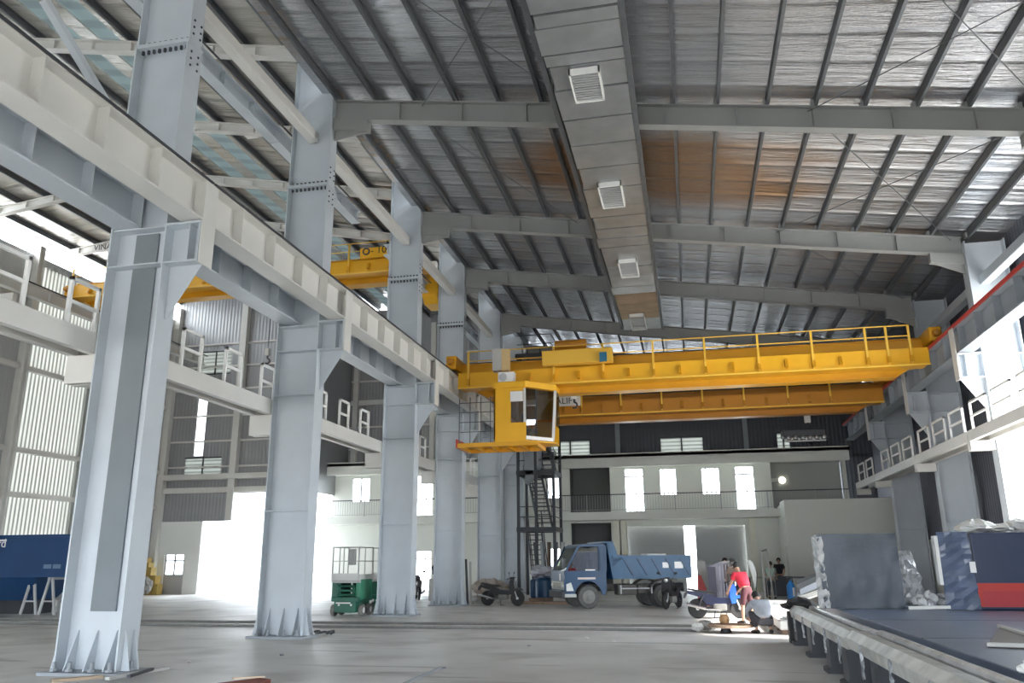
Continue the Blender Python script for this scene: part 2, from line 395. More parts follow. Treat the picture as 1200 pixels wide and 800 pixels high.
for i, h in enumerate(HW):
    w = struct('window_%d' % (i+1), MB().box(h[0], h[1], EY+0.03, EY+0.07, h[2], h[3]), M['louvre'])
    fr = MB()
    for xx in (h[0], (h[0]+h[1])/2, h[1]): fr.box(xx-0.04, xx+0.04, EY-0.02, EY+0.1, h[2], h[3])
    fr.box(h[0], h[1], EY-0.02, EY+0.1, h[3]-0.04, h[3]+0.04)
    fr.build('window_frame', M['dark'], w)
for px in (723, 873):
    x = at_y(px, 500, EY-0.2).x
    tag(MB().box(x-0.13, x+0.13, EY-0.22, EY, 7.42, zr(x)+0.6 if x > -9 else 12).build('wall_post', M['steel_dk']), 'grey post on the dark end wall, %s' % ('between the two wide louvre windows' if px < 800 else 'beside the hanging magnet'), 'post')
# --- west hall end wall
WY = 42.4
a = at_y(283, 575, WY); b = at_y(238, 610, WY)
DX0, DX1 = b.x, -22.4
HL = [hole_at(243,456,234,534,WY), hole_at(217,537,258,557,WY), hole_at(236,413,270,437,WY)]
HL[0] = (-28.35, -27.75, HL[0][2], HL[0][3])
mb = wall_holes_y(WY, WY+0.12, -30.4, -21.2, 4.0, 15.5, HL + [(-25.4, DX1, 4.0, 5.55)])
mb.prism([(-30.4,15.5),(-21.2,15.5),(-21.2,zl(-21.2)+0.6),(-22,zl(-22)+0.6),(-30.4,zl(-30.4)+0.6)], 'y', WY, WY+0.12)
struct('wall_left_back', mb, M['clad'])
GD = hole_at(194, 650, 213, 695, WY)
mb = wall_holes_y(WY-0.05, WY+0.2, -30.4, DX0, 0, 4.0, [(GD[0], GD[1], 0, GD[3])]); mb.box(DX1, -21.2, WY-0.05, WY+0.2, 0, 5.55)
mb.box(DX0-0.2, DX0, WY+0.2, WY+3.6, 0, 4.0)
struct('wall_left_back_base', mb, M['plaster_w'])
struct('window_4', MB().box(HL[0][0], HL[0][1], WY+0.04, WY+0.07, HL[0][2], HL[0][3]), M['trans_w'])
for i, h in enumerate(HL[1:]):
    w = struct('window_%d' % (i+5), MB().box(h[0], h[1], WY+0.03, WY+0.06, h[2], h[3]), M['louvre'])
    fr = MB(); xx = (h[0]+h[1])/2; fr.box(xx-0.03, xx+0.03, WY-0.03, WY+0.08, h[2], h[3])
    for z in (h[2], h[3]): fr.box(h[0], h[1], WY-0.03, WY+0.08, z-0.03, z+0.03)
    fr.build('window_frame', M['dark'], w)
dr = MB(); zt = GD[3]; zm = zt*0.5
dr.box(GD[0], GD[1], WY, WY+0.06, 0, zm); xm = (GD[0]+GD[1])/2
for xx in (GD[0]+0.04, xm, GD[1]-0.04): dr.box(xx-0.05, xx+0.05, WY, WY+0.06, zm, zt)
dr.box(GD[0], GD[1], WY, WY+0.06, zt*0.83, zt*0.87)
d1 = struct('door_1', dr, mat('grey_door', (0.46,0.46,0.48), 0.5))
MB().box(GD[0]+0.09, GD[1]-0.09, WY+0.02, WY+0.04, zm, zt).build('pane', M['glass'], d1)
# --- west side wall: grey cladding with translucent bays, open eave slot above
LX = -30.4
bays = [(31.2, 35.6, 0.9, 15.9), (22.6, 28.4, 0.9, 15.9)]
struct('wall_left', wall_holes_x(LX-0.15, LX, -5, WY, 0.0, 16.25, bays), M['clad_y'])
for i, h in enumerate(bays):
    struct('window_%d' % (7+i), MB().box(LX-0.1, LX-0.06, h[0], h[1], h[2], h[3]), M['trans'])
# girts and posts of that wall
for z in (4.8, 6.83, 10.66, 14.2):
    tag(MB().box(LX, LX+0.22, 18, WY, z-0.12, z+0.12).build('wall_girt', M['steel_w']), 'pale steel girt running along the cladding of the outer wall beyond the blue hopper', 'girt', 'girts of the outer wall')
for y in (22.2, 30.9, 36.0):
    tag(MB().ibeam_y(0,0,1,0,1,1).__class__().box(LX, LX+0.5, y-0.02, y+0.02, 0, 16.6).box(LX+0.46, LX+0.5, y-0.17, y+0.17, 0, 16.6).build('wall_post', M['steel_w']), 'pale steel post standing against the outer wall beyond the blue hopper', 'post', 'posts of the outer wall')
# girts of the end wall
for z in (7.1, 8.6, 10.1, 11.7, 13.1, 14.5):
    tag(MB().box(-30.1, -21.4, WY-0.12, WY, z-0.05, z+0.05).build('wall_girt', M['steel_w']), 'thin pale girt across the grey cladding of the far gable beside the bright doorway', 'girt', 'girts of the grey gable')
tag(MB().box(-30.1, -21.4, WY-0.5, WY-0.02, 6.35, 6.65).build('wall_girt', M['steel_w']), 'pale steel walkway beam crossing the grey gable above the bright doorway', 'beam')
tag(MB().box(-30.1, -21.4, WY-0.25, WY-0.02, 5.6, 5.9).build('wall_girt', M['steel_w']), 'second pale beam crossing the grey gable just under the walkway beam', 'beam')
for x in (-30.15, -25.55): 
    tag(MB().box(x-0.2, x+0.2, WY-0.35, WY, 0 if x < -30 else 4.0, zl(x)).build('wall_post', M['steel_w']), ('pale steel corner post where the grey gable meets the outer wall' if x < -30 else 'pale steel post dividing the grey gable over the bright doorway'), 'post')
# --- annex: two storeys across the far end
AY, AW = 45.0, 46.3
mb = MB().box(-21.2, 8.4, AY, 48.0, 3.82, 4.25)
struct('trim_balcony_slab', mb, M['plaster'])
mb = MB().box(-21.2, 8.4, AY, AY+0.3, 6.68, 7.42).box(-21.2, 8.4, AY, 48.0, 7.2, 7.36)
struct('trim_parapet', mb, M['plaster'])
up = dict(w0=(641,553,656,584), w1=(731,549,756,598), w2=(772,549,794,580), w3=(821,548,845,579), w4=(860,546,887,595), l1=(413,560,433,588), l2=(487,557,507,604))
dn = dict(d0=(643,642,661,664), e1=(487,645,505,695))
UH = {k: hole_at(*v, AW) for k, v in up.items()}
for k in ('w1','w4','l2'): UH[k] = (UH[k][0], UH[k][1], 4.25, UH[k][3])
DH = {k: hole_at(*v, AW) for k, v in dn.items()}
DH['e1'] = (DH['e1'][0], DH['e1'][1], 0.0, DH['e1'][3])
REC = hole_at(667, 547, 716, 600, AW); REC = (REC[0], REC[1], 4.25, REC[3])
LOW = hole_at(669, 613, 719, 690, AW); LOW = (LOW[0], LOW[1], 0, LOW[3])
GAT = hole_at(735, 617, 879, 690, AW); GAT = (GAT[0], GAT[1], 0, GAT[3])
RR = hole_at(902, 541, 985, 595, AW); RR = (RR[0], 8.2, 4.25, RR[3])
struct('wall_annex_upper', wall_holes_y(AW, AW+0.2, -21.2, 8.4, 4.25, 7.2, list(UH.values())+[REC, RR]), M['plaster'])
struct('wall_annex_lower', wall_holes_y(AW, AW+0.2, -21.2, 8.4, 0, 3.82, list(DH.values())+[LOW, GAT]), M['plaster'])
# dim recesses
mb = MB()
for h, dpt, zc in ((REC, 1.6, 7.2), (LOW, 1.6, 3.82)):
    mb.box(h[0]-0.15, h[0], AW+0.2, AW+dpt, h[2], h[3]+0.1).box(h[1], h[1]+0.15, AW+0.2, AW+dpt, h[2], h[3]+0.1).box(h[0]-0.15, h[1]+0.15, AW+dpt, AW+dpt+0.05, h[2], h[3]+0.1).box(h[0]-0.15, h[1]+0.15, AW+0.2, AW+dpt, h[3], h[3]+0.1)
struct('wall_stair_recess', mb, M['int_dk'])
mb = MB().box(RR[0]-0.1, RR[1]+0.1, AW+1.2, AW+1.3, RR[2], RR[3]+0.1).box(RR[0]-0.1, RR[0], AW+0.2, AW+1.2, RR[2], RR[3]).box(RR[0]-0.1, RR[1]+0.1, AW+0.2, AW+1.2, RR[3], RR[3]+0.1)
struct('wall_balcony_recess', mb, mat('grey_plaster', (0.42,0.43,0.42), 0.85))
sp = at_y(801,615,AW+0.5).x, at_y(814,615,AW+0.5).x
struct('door_2', MB().box(GAT[0]-0.1, sp[0], AW+0.45, AW+0.52, 0, GAT[3]+0.1), M['shutter'])
struct('door_3', MB().box(sp[1], GAT[1]+0.1, AW+0.35, AW+0.42, 0, GAT[3]+0.1), M['shutter'])
# door frame pillars standing proud of the lower wall
for (pa, pb) in ((720,727),(729,735),(880,887)):
    x0_, x1_ = at_y(pa,640,AW-0.2).x, at_y(pb,640,AW-0.2).x
    struct('trim_pillar', MB().box(x0_, x1_, AW-0.35, AW, 0, 3.82), mat('pale_yellow_paint', (0.78,0.77,0.66), 0.7))
# windows of the annex
n = 9
for k, h in list(UH.items()) + list(DH.items()):
    fr = MB(); t = 0.05
    for xx in (h[0]+t/2, h[1]-t/2): fr.box(xx-t/2, xx+t/2, AW+0.06, AW+0.14, h[2], h[3])
    for zz in (h[2]+t/2, h[3]-t/2): fr.box(h[0], h[1], AW+0.06, AW+0.14, zz-t/2, zz+t/2)
    if k in ('w2','w3'):
        for q in (0.25,0.5,0.75): fr.box(h[0]+(h[1]-h[0])*q-0.025, h[0]+(h[1]-h[0])*q+0.025, AW+0.06, AW+0.14, h[2], h[3])
    elif k in ('w1','w4','e1','l2'):
        zz = h[3]-0.45; fr.box(h[0], h[1], AW+0.06, AW+0.14, zz-0.04, zz+0.04); xx = h[0]+(h[1]-h[0])*0.6; fr.box(xx-0.025, xx+0.025, AW+0.06, AW+0.14, h[2], zz)
    else:
        xx = (h[0]+h[1])/2; fr.box(xx-0.05, xx+0.05, AW+0.06, AW+0.14, h[2], h[3])
    w = struct('window_%d' % n, fr, M['frame_al']); n += 1
    MB().box(h[0]+t, h[1]-t, AW+0.09, AW+0.11, h[2]+t, h[3]-t).build('pane', M['glass'], w)
# block standing forward on the sunny side
BX0, BX1, BY0 = 4.68, 10.1, 43.0
dh = (43.35, 44.1, 0, 2.3)
mb = wall_holes_x(BX0, BX0+0.2, BY0+0.2, AW, 0, 4.42, [dh]); mb.box(BX0, BX1, BY0, BY0+0.2, 0, 4.42); mb.box(BX0, BX1, BY0, AY-0.02, 4.42, 4.55)
struct('wall_side_block', mb, M['plaster'])
struct('door_4', MB().box(BX0+0.1, BX0+0.16, dh[0], dh[1], 0, dh[3]), M['int_dk'])
# ================================================================== skylight strips in the west roof
for i, (a, b) in enumerate(SK):
    mb = MB().prism([(a-0.1, zl(a-0.1)+RT+0.1), (b+0.1, zl(b+0.1)+RT+0.1), (b+0.1, zl(b+0.1)+RT+0.16), (a-0.1, zl(a-0.1)+RT+0.16)], 'y', -5, 48.2)
    struct('window_%d' % (40+i), mb, translucent_mat('skylight_sheet_%d' % i, (0.36,0.42,0.43), ('Y', 0.9, 0.8), 0.22))
struct('wall_clerestory', MB().box(-9.36, -9.30, -5, 48, 14.55, 16.1), M['clad_y'])
# ================================================================== purlins
PX = [-8.85,-7.72,-6.57,-5.44,-4.26,-3.1,-1.95,-0.82,0.27,1.32,2.49,3.59,4.69,5.82,6.9,8.03,9.1]
proto = None
for x in PX:
    z = zr(x) + 0.6
    if proto is None:
        mb = MB().box(-0.035, 0.035, 0, 53, 0, 0.02).box(-0.035, -0.015, 0, 53, 0.02, 0.24).box(-0.035, 0.035, 0, 53, 0.22, 0.24).box(0.02, 0.035, 0, 53, 0.02, 0.05)
        proto = mb.build('roof_purlin', M['galv'], local=True); o = proto
        tag(o, 'galvanised roof purlin running the length of the main hall under the silver foil', 'purlin', 'purlins of the main hall roof')
    else: o = copy_tree(proto)
    o.location = (x, -5, z)
proto = None
for x in [-10.6,-11.9,-13.2,-14.5,-15.8,-19.2,-20.6,-23.2,-24.6,-26.0,-27.4,-28.8,-30.2]:
    if proto is None:
        mb = MB().box(-0.045, 0.045, 0, 53, 0, 0.02).box(-0.045, -0.02, 0, 53, 0.02, 0.26).box(-0.045, 0.045, 0, 53, 0.24, 0.26)
        proto = mb.build('roof_purlin', M['galv'], local=True); o = proto
        tag(o, 'galvanised roof purlin running under the foil of the high hall beyond the columns', 'purlin', 'purlins of the high hall roof')
    else: o = copy_tree(proto)
    o.location = (x, -5, zl(x) + 0.36)
# ================================================================== main rafters
ORDY = {12.1: 'over the nearest column', 18.4: 'carrying the grilled duct, on the second column of the row', 26.0: 'on the third column of the row', 32.0: 'on the fourth column of the row', 38.9: 'on the fifth column of the row', 45.4: 'over the far annex', 5.8: 'over the open front of the hall'}
for Y in FY:
    t = thing('roof_rafter', 'grey sloping roof rafter ' + ORDY[Y].replace('nearest', 'first'), 'rafter', (0, Y, zr(0)))
    xa, xb = -8.9, 8.87
    mb = MB(); tf, tw, w = 0.03, 0.02, 0.26
    mb.prism([(xa,zr(xa)),(xb,zr(xb)),(xb,zr(xb)+tf),(xa,zr(xa)+tf)], 'y', Y-w/2, Y+w/2)
    mb.prism([(xa,zr(xa)+0.57),(xb,zr(xb)+0.57),(xb,zr(xb)+0.6),(xa,zr(xa)+0.6)], 'y', Y-w/2, Y+w/2)
    mb.prism([(xa,zr(xa)+tf),(xb,zr(xb)+tf),(xb,zr(xb)+0.57),(xa,zr(xa)+0.57)], 'y', Y-tw/2, Y+tw/2)
    mb.build('beam', M['rafter'], t)
    # deep haunch plates beside the two column rows
    for (x0, x1) in ((-8.9, -7.9), (8.87, 7.9)):
        mb = MB()
        mb.prism([(x0,zr(x0)-0.3),(x1,zr(x1)-0.3),(x1,zr(x1)),(x0,zr(x0))], 'y', Y-0.13, Y+0.13)
        mb.prism([(x0,zr(x0)-0.6),(x1,zr(x1)-0.3),(x0,zr(x0)-0.3)], 'y', Y-0.02, Y+0.02)
        mb.build('haunch', M['rafter'], t)
    for x in PX: MB().box(x-0.1, x-0.036, Y-0.09, Y+0.09, zr(x)+0.62, zr(x)+0.78).build('purlin_cleat', M['rafter'], t)
    x = -7.0
    while x < 8.3:
        MB().prism([(Y-0.12, zr(x)+0.04),(Y+0.12, zr(x)+0.04),(Y+0.12, zr(x)+0.56),(Y-0.12, zr(x)+0.56)], 'x', x-0.008, x+0.008).build('stiffener', M['rafter'], t); x += 1.75
# ================================================================== west hall rafters
LFY = [5.8, 12.1, 18.4, 23.2, 28.0, 33.0, 38.0]
for i, Y in enumerate(LFY):
    t = thing('roof_rafter', ['pale rafter of the high hall above the picture edge', 'pale rafter of the high hall over the first column', 'pale rafter of the high hall meeting the top of the second column', 'pale rafter of the high hall between the second and third columns', 'pale rafter of the high hall seen beyond the third column', 'pale rafter of the high hall above the tilted eave window', 'pale rafter of the high hall beside the grey gable'][i], 'rafter', (-20, Y, zl(-20)))
    mb = MB()
    pts = [-10.0, -22.0, -30.3]
    for a, b in zip(pts, pts[1:]):
        mb.prism([(a,zl(a)),(b,zl(b)),(b,zl(b)+0.03),(a,zl(a)+0.03)], 'y', Y-0.13, Y+0.13)
        mb.prism([(a,zl(a)+0.33),(b,zl(b)+0.33),(b,zl(b)+0.36),(a,zl(a)+0.36)], 'y', Y-0.13, Y+0.13)
        mb.prism([(a,zl(a)+0.03),(b,zl(b)+0.03),(b,zl(b)+0.33),(a,zl(a)+0.33)], 'y', Y-0.012, Y+0.012)
    mb.build('beam', M['steel_w'], t)
    x = -11.5
    while x > -30: MB().box(x-0.008, x+0.008, Y-0.12, Y+0.12, zl(x)+0.03, zl(x)+0.34).build('stiffener', M['steel_w'], t); x -= 1.4
# ================================================================== columns
def make_column(Y, side, label, first=False):
    """side +1: row on the duct side of the west hall (corbel towards +x); -1: mirrored row"""
    xc = XL if side > 0 else XR
    S = lambda x: xc + side*x
    ztop = 15.7 if side > 0 else 11.2
    t = thing('steel_column', label, 'column', (xc, Y, 0))
    B = lambda mb, a, b, y0, y1, z0, z1: mb.box(S(a), S(b), Y+y0, Y+y1, z0, z1)
    h = 0.575
    mb = MB(); B(mb, -h-0.15, h+0.15, -0.40, 0.40, 0.0, 0.05); mb.build('base_plate', M['steel_dk'], t)
    mb = MB(); B(mb, -h, -h+0.03, -0.24, 0.24, 0.06, 11.5); B(mb, h-0.03, h, -0.24, 0.24, 0.06, 11.5); B(mb, -h+0.03, h-0.03, -0.012, 0.012, 0.06, 11.5)
    if side < 0:
        mb = MB(); B(mb, -h, -h+0.03, -0.24, 0.24, 0.06, ztop); B(mb, h-0.03, h, -0.24, 0.24, 0.06, ztop); B(mb, -h+0.03, h-0.03, -0.012, 0.012, 0.06, ztop)
    mb.build('lower_shaft', M['steel'], t)
    if side > 0:
        mb = MB(); B(mb, -h, -h+0.025, -0.2, 0.2, 11.54, ztop); B(mb, h-0.025, h, -0.2, 0.2, 11.54, ztop); B(mb, -h+0.025, h-0.025, -0.012, 0.012, 11.54, ztop)
        mb.build('upper_shaft', M['steel'], t)
        mb = MB(); B(mb, -h-0.02, h+0.02, -0.23, 0.23, 11.46, 11.54); 
        mb.build('splice_plate', M['steel'], t)
        mb = MB()
        for k in range(9):
            x = -0.48 + k*0.12
            for zz in (11.40, 11.57):
                B(mb, x-0.022, x+0.022, -0.14, -0.1, zz-0.02, zz+0.06)
        for zz in (11.0, 11.15, 11.3, 11.7, 11.85, 12.0):
            for yy in (-0.12, 0.1): B(mb, h, h+0.02, yy, yy+0.035, zz, zz+0.035)
        mb.build('bolt', M['dark'], t)
    # gusset plates round the foot
    for (gx, gy) in ((-0.36,-1),(0.0,-1),(0.36,-1),(-0.36,1),(0.36,1)):
        mb = MB().prism([(Y+gy*0.012, 0.06),(Y+gy*0.27, 0.06),(Y+gy*0.03, 0.66),(Y+gy*0.012, 0.66)], 'x', S(gx)-0.01, S(gx)+0.01)
        mb.build('gusset', M['steel'], t)
    for sx in (-1, 1):
        for yy in (-0.11, 0.11):
            mb = MB().prism([(S(sx*h), 0.06),(S(sx*(h+0.15)), 0.06),(S(sx*(h+0.02)), 0.66),(S(sx*h), 0.66)], 'y', Y+yy-0.01, Y+yy+0.01)
            mb.build('gusset', M['steel'], t)
    for (bx, by) in ((-0.5,-0.3),(-0.22,-0.3),(0.18,-0.3),(0.5,-0.3),(-0.66,0.0),(0.66,0.0)):
        mb = MB().tube([(S(bx),Y+by,0.06),(S(bx),Y+by,0.2)], 0.03, 8); mb.lathe([(0.06,0.06),(0.06,0.1)], (S(bx),Y+by,0), 'z', 6)
        mb.build('anchor_bolt', M['steel_dk'], t)
    # web stiffeners and corbel
    for zz in ((7.55, 6.9, 5.75, 2.9) if not first else (7.6, 6.9)):
        mb = MB(); B(mb, -h+0.03, h-0.03, -0.22, 0.22, zz-0.012, zz+0.012); mb.build('stiffener', M['steel'], t)
    mb = MB()
    B(mb, h, h+0.68, -0.24, 0.24, 7.6, 7.64); B(mb, h, h+0.66, -0.22, 0.22, 6.88, 6.91)
    B(mb, h+0.64, h+0.67, -0.22, 0.22, 6.91, 7.6)
    mb.prism([(S(h),6.88),(S(h+0.66),6.88),(S(h+0.66),7.6),(S(h),7.6)], 'y', Y-0.012, Y+0.012)
    mb.prism([(S(h),6.88),(S(h+0.64),6.88),(S(h+0.02),5.9),(S(h),5.9)], 'y', Y-0.012, Y+0.012)
    B(mb, h+0.45, h+0.47, -0.22, 0.22, 6.91, 7.6)
    mb.build('corbel', M['steel'], t)
    # end plate closing the beam seat
    mb = MB(); B(mb, h+0.675, h+0.70, -0.2, 0.2, 6.85, 8.45); mb.build('end_plate', M['steel_w'], t)
    return t
WORDS = ['first', 'second', 'third', 'fourth', 'fifth']
COLS = []
for i, Y in enumerate([12.1, 18.4, 26.0, 32.0, 38.9]):
    lab = ['tall grey steel column standing closest, with wide dusty cover strip', 'grey steel column second along the row, before the bright doorway', 'grey steel column third along the row, beside the green scissor lifts', 'grey steel column fourth along the row, with pipes leaning on it', 'grey steel column fifth along the row, beside the dark stair tower'][i]
    t = make_column(Y, 1, lab, i == 0); COLS.append(t)
    if i == 0:
        MB().box(XL-0.17, XL+0.3, Y-0.05, Y-0.012, 0.95, 7.55).build('cover_plate', mat('dusty_grey_strip', (0.19,0.215,0.235), 0.65, 0, 0.08, 0.8), t)  # thin darker plate stands in for the shadow on the web
make_column(45.4-0.9, 1, 'grey steel column last along the row, in front of the annex', False)
for i, Y in enumerate([5.8, 12.1, 18.4, 26.0, 32.0, 38.9]):
    make_column(Y, -1, ['steel column of the sunlit wall nearest the camera side', 'steel column of the sunlit wall beside the steel bed', 'steel column of the sunlit wall at the start of the open bay', 'sunlit white-glaring steel column behind the blue cabinet', 'bluish shaded steel column behind the wrapped panel', 'steel column at the far end of the shaded wall beside the annex block'][i])
# ================================================================== box struts between the column webs
for (xc, zt, sd_, w) in ((XL, 13.15, 1, 'columns'), (XR-0.1, 10.1, -1, 'wall')):
    ys = [5.8, 12.1, 18.4, 26.0, 32.0, 38.9]
    for i, (a, b) in enumerate(zip(ys, ys[1:])):
        mb = MB().cbox(xc-0.14, xc+0.14, a+0.02, b-0.02, zt-0.3, zt, 0.03)
        o = mb.build('eave_strut', M['steel_w'] if sd_ > 0 else M['steel'])
        tag(o, 'pale square tube strut high between the %s and %s columns of the %s' % (['outermost','first','second','third','fourth'][i], WORDS[i], 'long row' if sd_ > 0 else 'shaded wall'), 'strut')
# ================================================================== crane runway beams
def runway(xc, y0, y1, z0, z1, w, name, label, cat, matl, rail=True, step=1.29, stiff=True, red=False, y_first=None):
    t = thing(name, label, cat, (xc, y0, z0))
    MB().ibeam_y(xc, y0+0.01, y1-0.01, z0, z1, w, 0.035, 0.016).build('beam', matl, t)
    if stiff:
        y = (math.ceil((y0-1.6)/step)*step + 1.6) if y_first is None else y_first
        while y < y1 - 0.1:
            if y > y0 + 0.1: 
                for sx in (-1, 1):
                    MB().box(xc+sx*0.008, xc+sx*(w/2-0.005), y-0.008, y+0.008, z0+0.035, z1-0.035).build('stiffener', matl, t)
            y += step
    if rail:
        mb = MB().box(xc-0.06, xc+0.06, y0, y1, z1, z1+0.02).box(xc-0.015, xc+0.015, y0, y1, z1+0.02, z1+0.08).box(xc-0.035, xc+0.035, y0, y1, z1+0.08, z1+0.12)
        mb.build('rail', M['dark'], t)
        xb = xc - 0.25 if xc > 0 else xc + 0.25
        tag(MB().box(xb-0.02, xb+0.02, y0+0.02, y1-0.02, z1-0.02, z1+(0.08 if red else 0.01)).build('conductor_bar', M['red'] if red else M['dark'], t), 'red conductor bar' if red else 'black conductor bar')
    return t
def ordl(i): return ['before the first column', 'between the first and second columns', 'between the second and third columns', 'between the third and fourth columns', 'between the fourth and fifth columns', 'beyond the fifth column'][i]
ys = [1.0, 12.1, 18.4, 26.0, 32.0, 38.9, 44.9]
for i, (a, b) in enumerate(zip(ys, ys[1:])):
    runway(-8.45, a, b, 7.66, 8.46, 0.44, 'crane_runway_beam', 'pale crane runway girder with stiffener ribs on the corbels ' + ordl(i), 'crane beam', M['steel_w'])
    runway(-9.75, a+0.02, min(b-0.02, 44.2), 7.62, 8.36, 0.5, 'tie_girder', 'shaded girder running behind the runway girder ' + ordl(i), 'girder', M['steel'], rail=False)
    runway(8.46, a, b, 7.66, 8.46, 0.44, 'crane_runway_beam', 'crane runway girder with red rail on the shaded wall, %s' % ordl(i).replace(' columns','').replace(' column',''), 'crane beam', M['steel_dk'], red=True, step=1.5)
    runway(-10.72, 27.2 if a == 26.0 else a, 24.2 if a == 18.4 else b, 13.05, 13.5, 0.3, 'crane_runway_beam', 'slim high crane girder beyond the column row ' + ordl(i), 'crane beam', M['steel'], step=1.4)
for i, (a, b) in enumerate([(8.0, 18.4), (18.4, 28.0), (28.0, 42.0)]):
    runway(-28.0, a, b, 13.15, 13.7, 0.3, 'crane_runway_beam', 'slim high crane girder along the outer wall, ' + ['out of the picture edge', 'crossing behind the first column', 'under the far end of the ten ton crane'][i], 'crane beam', M['steel_w'], step=1.4)
for i, y in enumerate([18.4, 28.0, 38.0]):
    o = MB().box(-28.2, LX, y-0.12, y+0.12, 12.7, 13.13).build('rail_bracket', M['steel_w'])
    tag(o, 'pale bracket holding the high crane girder to the outer wall', 'bracket', 'rail brackets on the outer wall')
# ================================================================== walkways with hoop guards
def walkway(x0, x1, y0, y1, z0, z1, xg, label, pitch, yfirst, br, hw=0.66):
    t = thing('walkway', label, 'walkway', ((x0+x1)/2, y0, z0))
    mb = MB().box(x0, x0+0.06, y0, y1, z0, z1).box(x1-0.06, x1, y0, y1, z0, z1).box(x0+0.06, x1-0.06, y0, y1, z1-0.05, z1-0.03)
    mb.box(x0+0.06, x0+0.14, y0, y1, z0, z0+0.02).box(x1-0.14, x1-0.06, y0, y1, z0, z0+0.02)
    mb.build('deck', M['steel_w'], t)
    for yy in (y0, y1): MB().box(br[0], br[1], max(y0,yy-0.14), min(y1,yy+0.14), z0-br[2], z0).build('bracket', M['steel_w'], t)
    y = yfirst
    while y + hw < y1:
        if y > y0 + 0.05:
            mb = MB(); zt = z1 + 0.82
            for yy in (y, y+hw): mb.box(xg-0.03, xg+0.03, yy-0.03, yy+0.03, z1-0.05, zt)
            mb.box(xg-0.03, xg+0.03, y-0.03, y+hw+0.03, zt-0.06, zt).box(xg-0.025, xg+0.025, y, y+hw, z1+0.36, z1+0.42)
            mb.build('guard_hoop', M['white'], t)
        y += pitch
    return t
ys = [4.0, 12.1, 18.4, 26.0, 32.0, 38.9]
for i, (a, b) in enumerate(zip(ys, ys[1:])):
    walkway(-10.68, -10.1, a+0.02, b-0.02, 5.28, 5.66, -10.14, 'pale steel walkway with white hoop guards ' + ordl(i), 1.62, a + 0.7, (-10.7, -10.1, 0.5))
ys = [5.8, 12.1, 18.4, 26.0, 32.0, 38.9, 43.2]
for i, (a, b) in enumerate(zip(ys, ys[1:])):
    walkway(8.2, 8.84, a+0.02, b-0.02, 5.0, 5.3, 8.26, 'grey steel walkway with hoop guards on the shaded wall, %s ' % ordl(i).replace(' columns','').replace(' column',''), 1.85, a+0.35, (8.2, 8.86, 0.28), 1.3)
# ================================================================== brace rods under the main roof
def roofp(x, y): return Vector((x, y, zr(x)+0.5))
for i, (p, q) in enumerate([((3.4,18.4),(8.6,26.0)),((8.6,18.4),(3.4,26.0)),((-6.4,12.1),(-2.0,18.4)),((-2.0,12.1),(-6.4,18.4)),((3.4,12.1),(8.6,18.4)),((8.6,12.1),(3.4,18.4)),((-7.0,18.4),(-3.2,26.0)),((3.4,26.0),(8.6,32.0))]):
    o = MB().tube([roofp(*p), roofp(*q)], 0.012, 6).build('brace_rod', M['galv'])
    tag(o, 'thin diagonal brace rod stretched under the foil roof of the main hall', 'rod', 'brace rods of the main roof')
# diagonal brace above the nearest runway girder
a = at_x(52, 0, -9.3); b = at_x(125, 122, -9.3); b = b + (b-a)*((8.42-b.z)/(b.z-a.z))
o = MB().bar(a, b, 0.12, 0.12).build('diagonal_brace', M['steel']); tag(o, 'grey diagonal angle brace rising from the girder beside the first column', 'brace')
# ================================================================== grilled air duct
dz0, dz1 = 11.72, 12.13
def dx(side): return -2.34 if side == 0 else -0.72
t = thing('air_duct', 'silver wrapped air duct with four white grilles hanging under the roof', 'duct', (-1.53, 10, dz0))
random.seed(3)
y = -4.0; secs = []
while y < 35.4:
    L = random.choice([0.42, 0.75, 0.9, 1.25]); secs.append((y, min(35.4, y+L))); y += L
for (a, b) in secs:
    if a >= 29.8 and a < 33.3: continue
    j = random.uniform(-0.03, 0.03)
    MB().box(-2.34+random.uniform(-0.05,0.05), -0.72, a+0.022, b-0.022, dz0+abs(j), dz1).build('duct_section', M['duct'], t)
mb = MB().box(-2.28, -0.75, -4, 35.4, dz0+0.05, dz1-0.02); mb.build('core', M['dark'], t)
for (a, b) in secs:
    if a >= 29.8 and a < 33.3: tag(MB().box(-2.34, -0.72, a+0.015, b-0.015, dz0, dz1).build('duct_section', M['duct_b'], t), 'brown duct section')
MB().box(-0.70, -0.60, -4, 35.4, dz0-0.02, dz0+0.16).build('side_rail', M['galv'], t)
MB().box(-2.52, -2.4, -4, 35.4, dz0+0.12, dz0+0.3).build('side_rail', M['galv'], t)
for (px0, py0, px1, py1) in ((667,87,708,117),(700,219,733,242),(724,308,749,324),(738,371,757,386)):
    a = at_z(px0, py0, dz0-0.12); b = at_z(px1, py1, dz0-0.12)
    ym0, ym1 = min(a.y,b.y), max(a.y,b.y); xc = (a.x+b.x)/2; w = 0.66
    g = MB().box(xc-w/2, xc+w/2, ym0, ym0+0.04, dz0-0.14, dz0).box(xc-w/2, xc+w/2, ym1-0.04, ym1, dz0-0.14, dz0).box(xc-w/2, xc-w/2+0.04, ym0, ym1, dz0-0.14, dz0).box(xc+w/2-0.04, xc+w/2, ym0, ym1, dz0-0.14, dz0).build('grille_frame', M['white'], t)
    mb = MB()
    for k in range(12):
        yy = ym0 + 0.05 + k*(ym1-ym0-0.1)/11.5; mb.box(xc-w/2+0.04, xc+w/2-0.04, yy, yy+0.03, dz0-0.12, dz0-0.1)
    mb.build('louvre', M['grille'], g)
for Y in (8, 15.2, 22.2, 29, 35.0):
    for x in (-2.3, -0.76):
        MB().tube([(x, Y, dz1-0.05), (x, Y, zr(x)+0.86)], 0.012, 6).build('hanger', M['galv'], t)

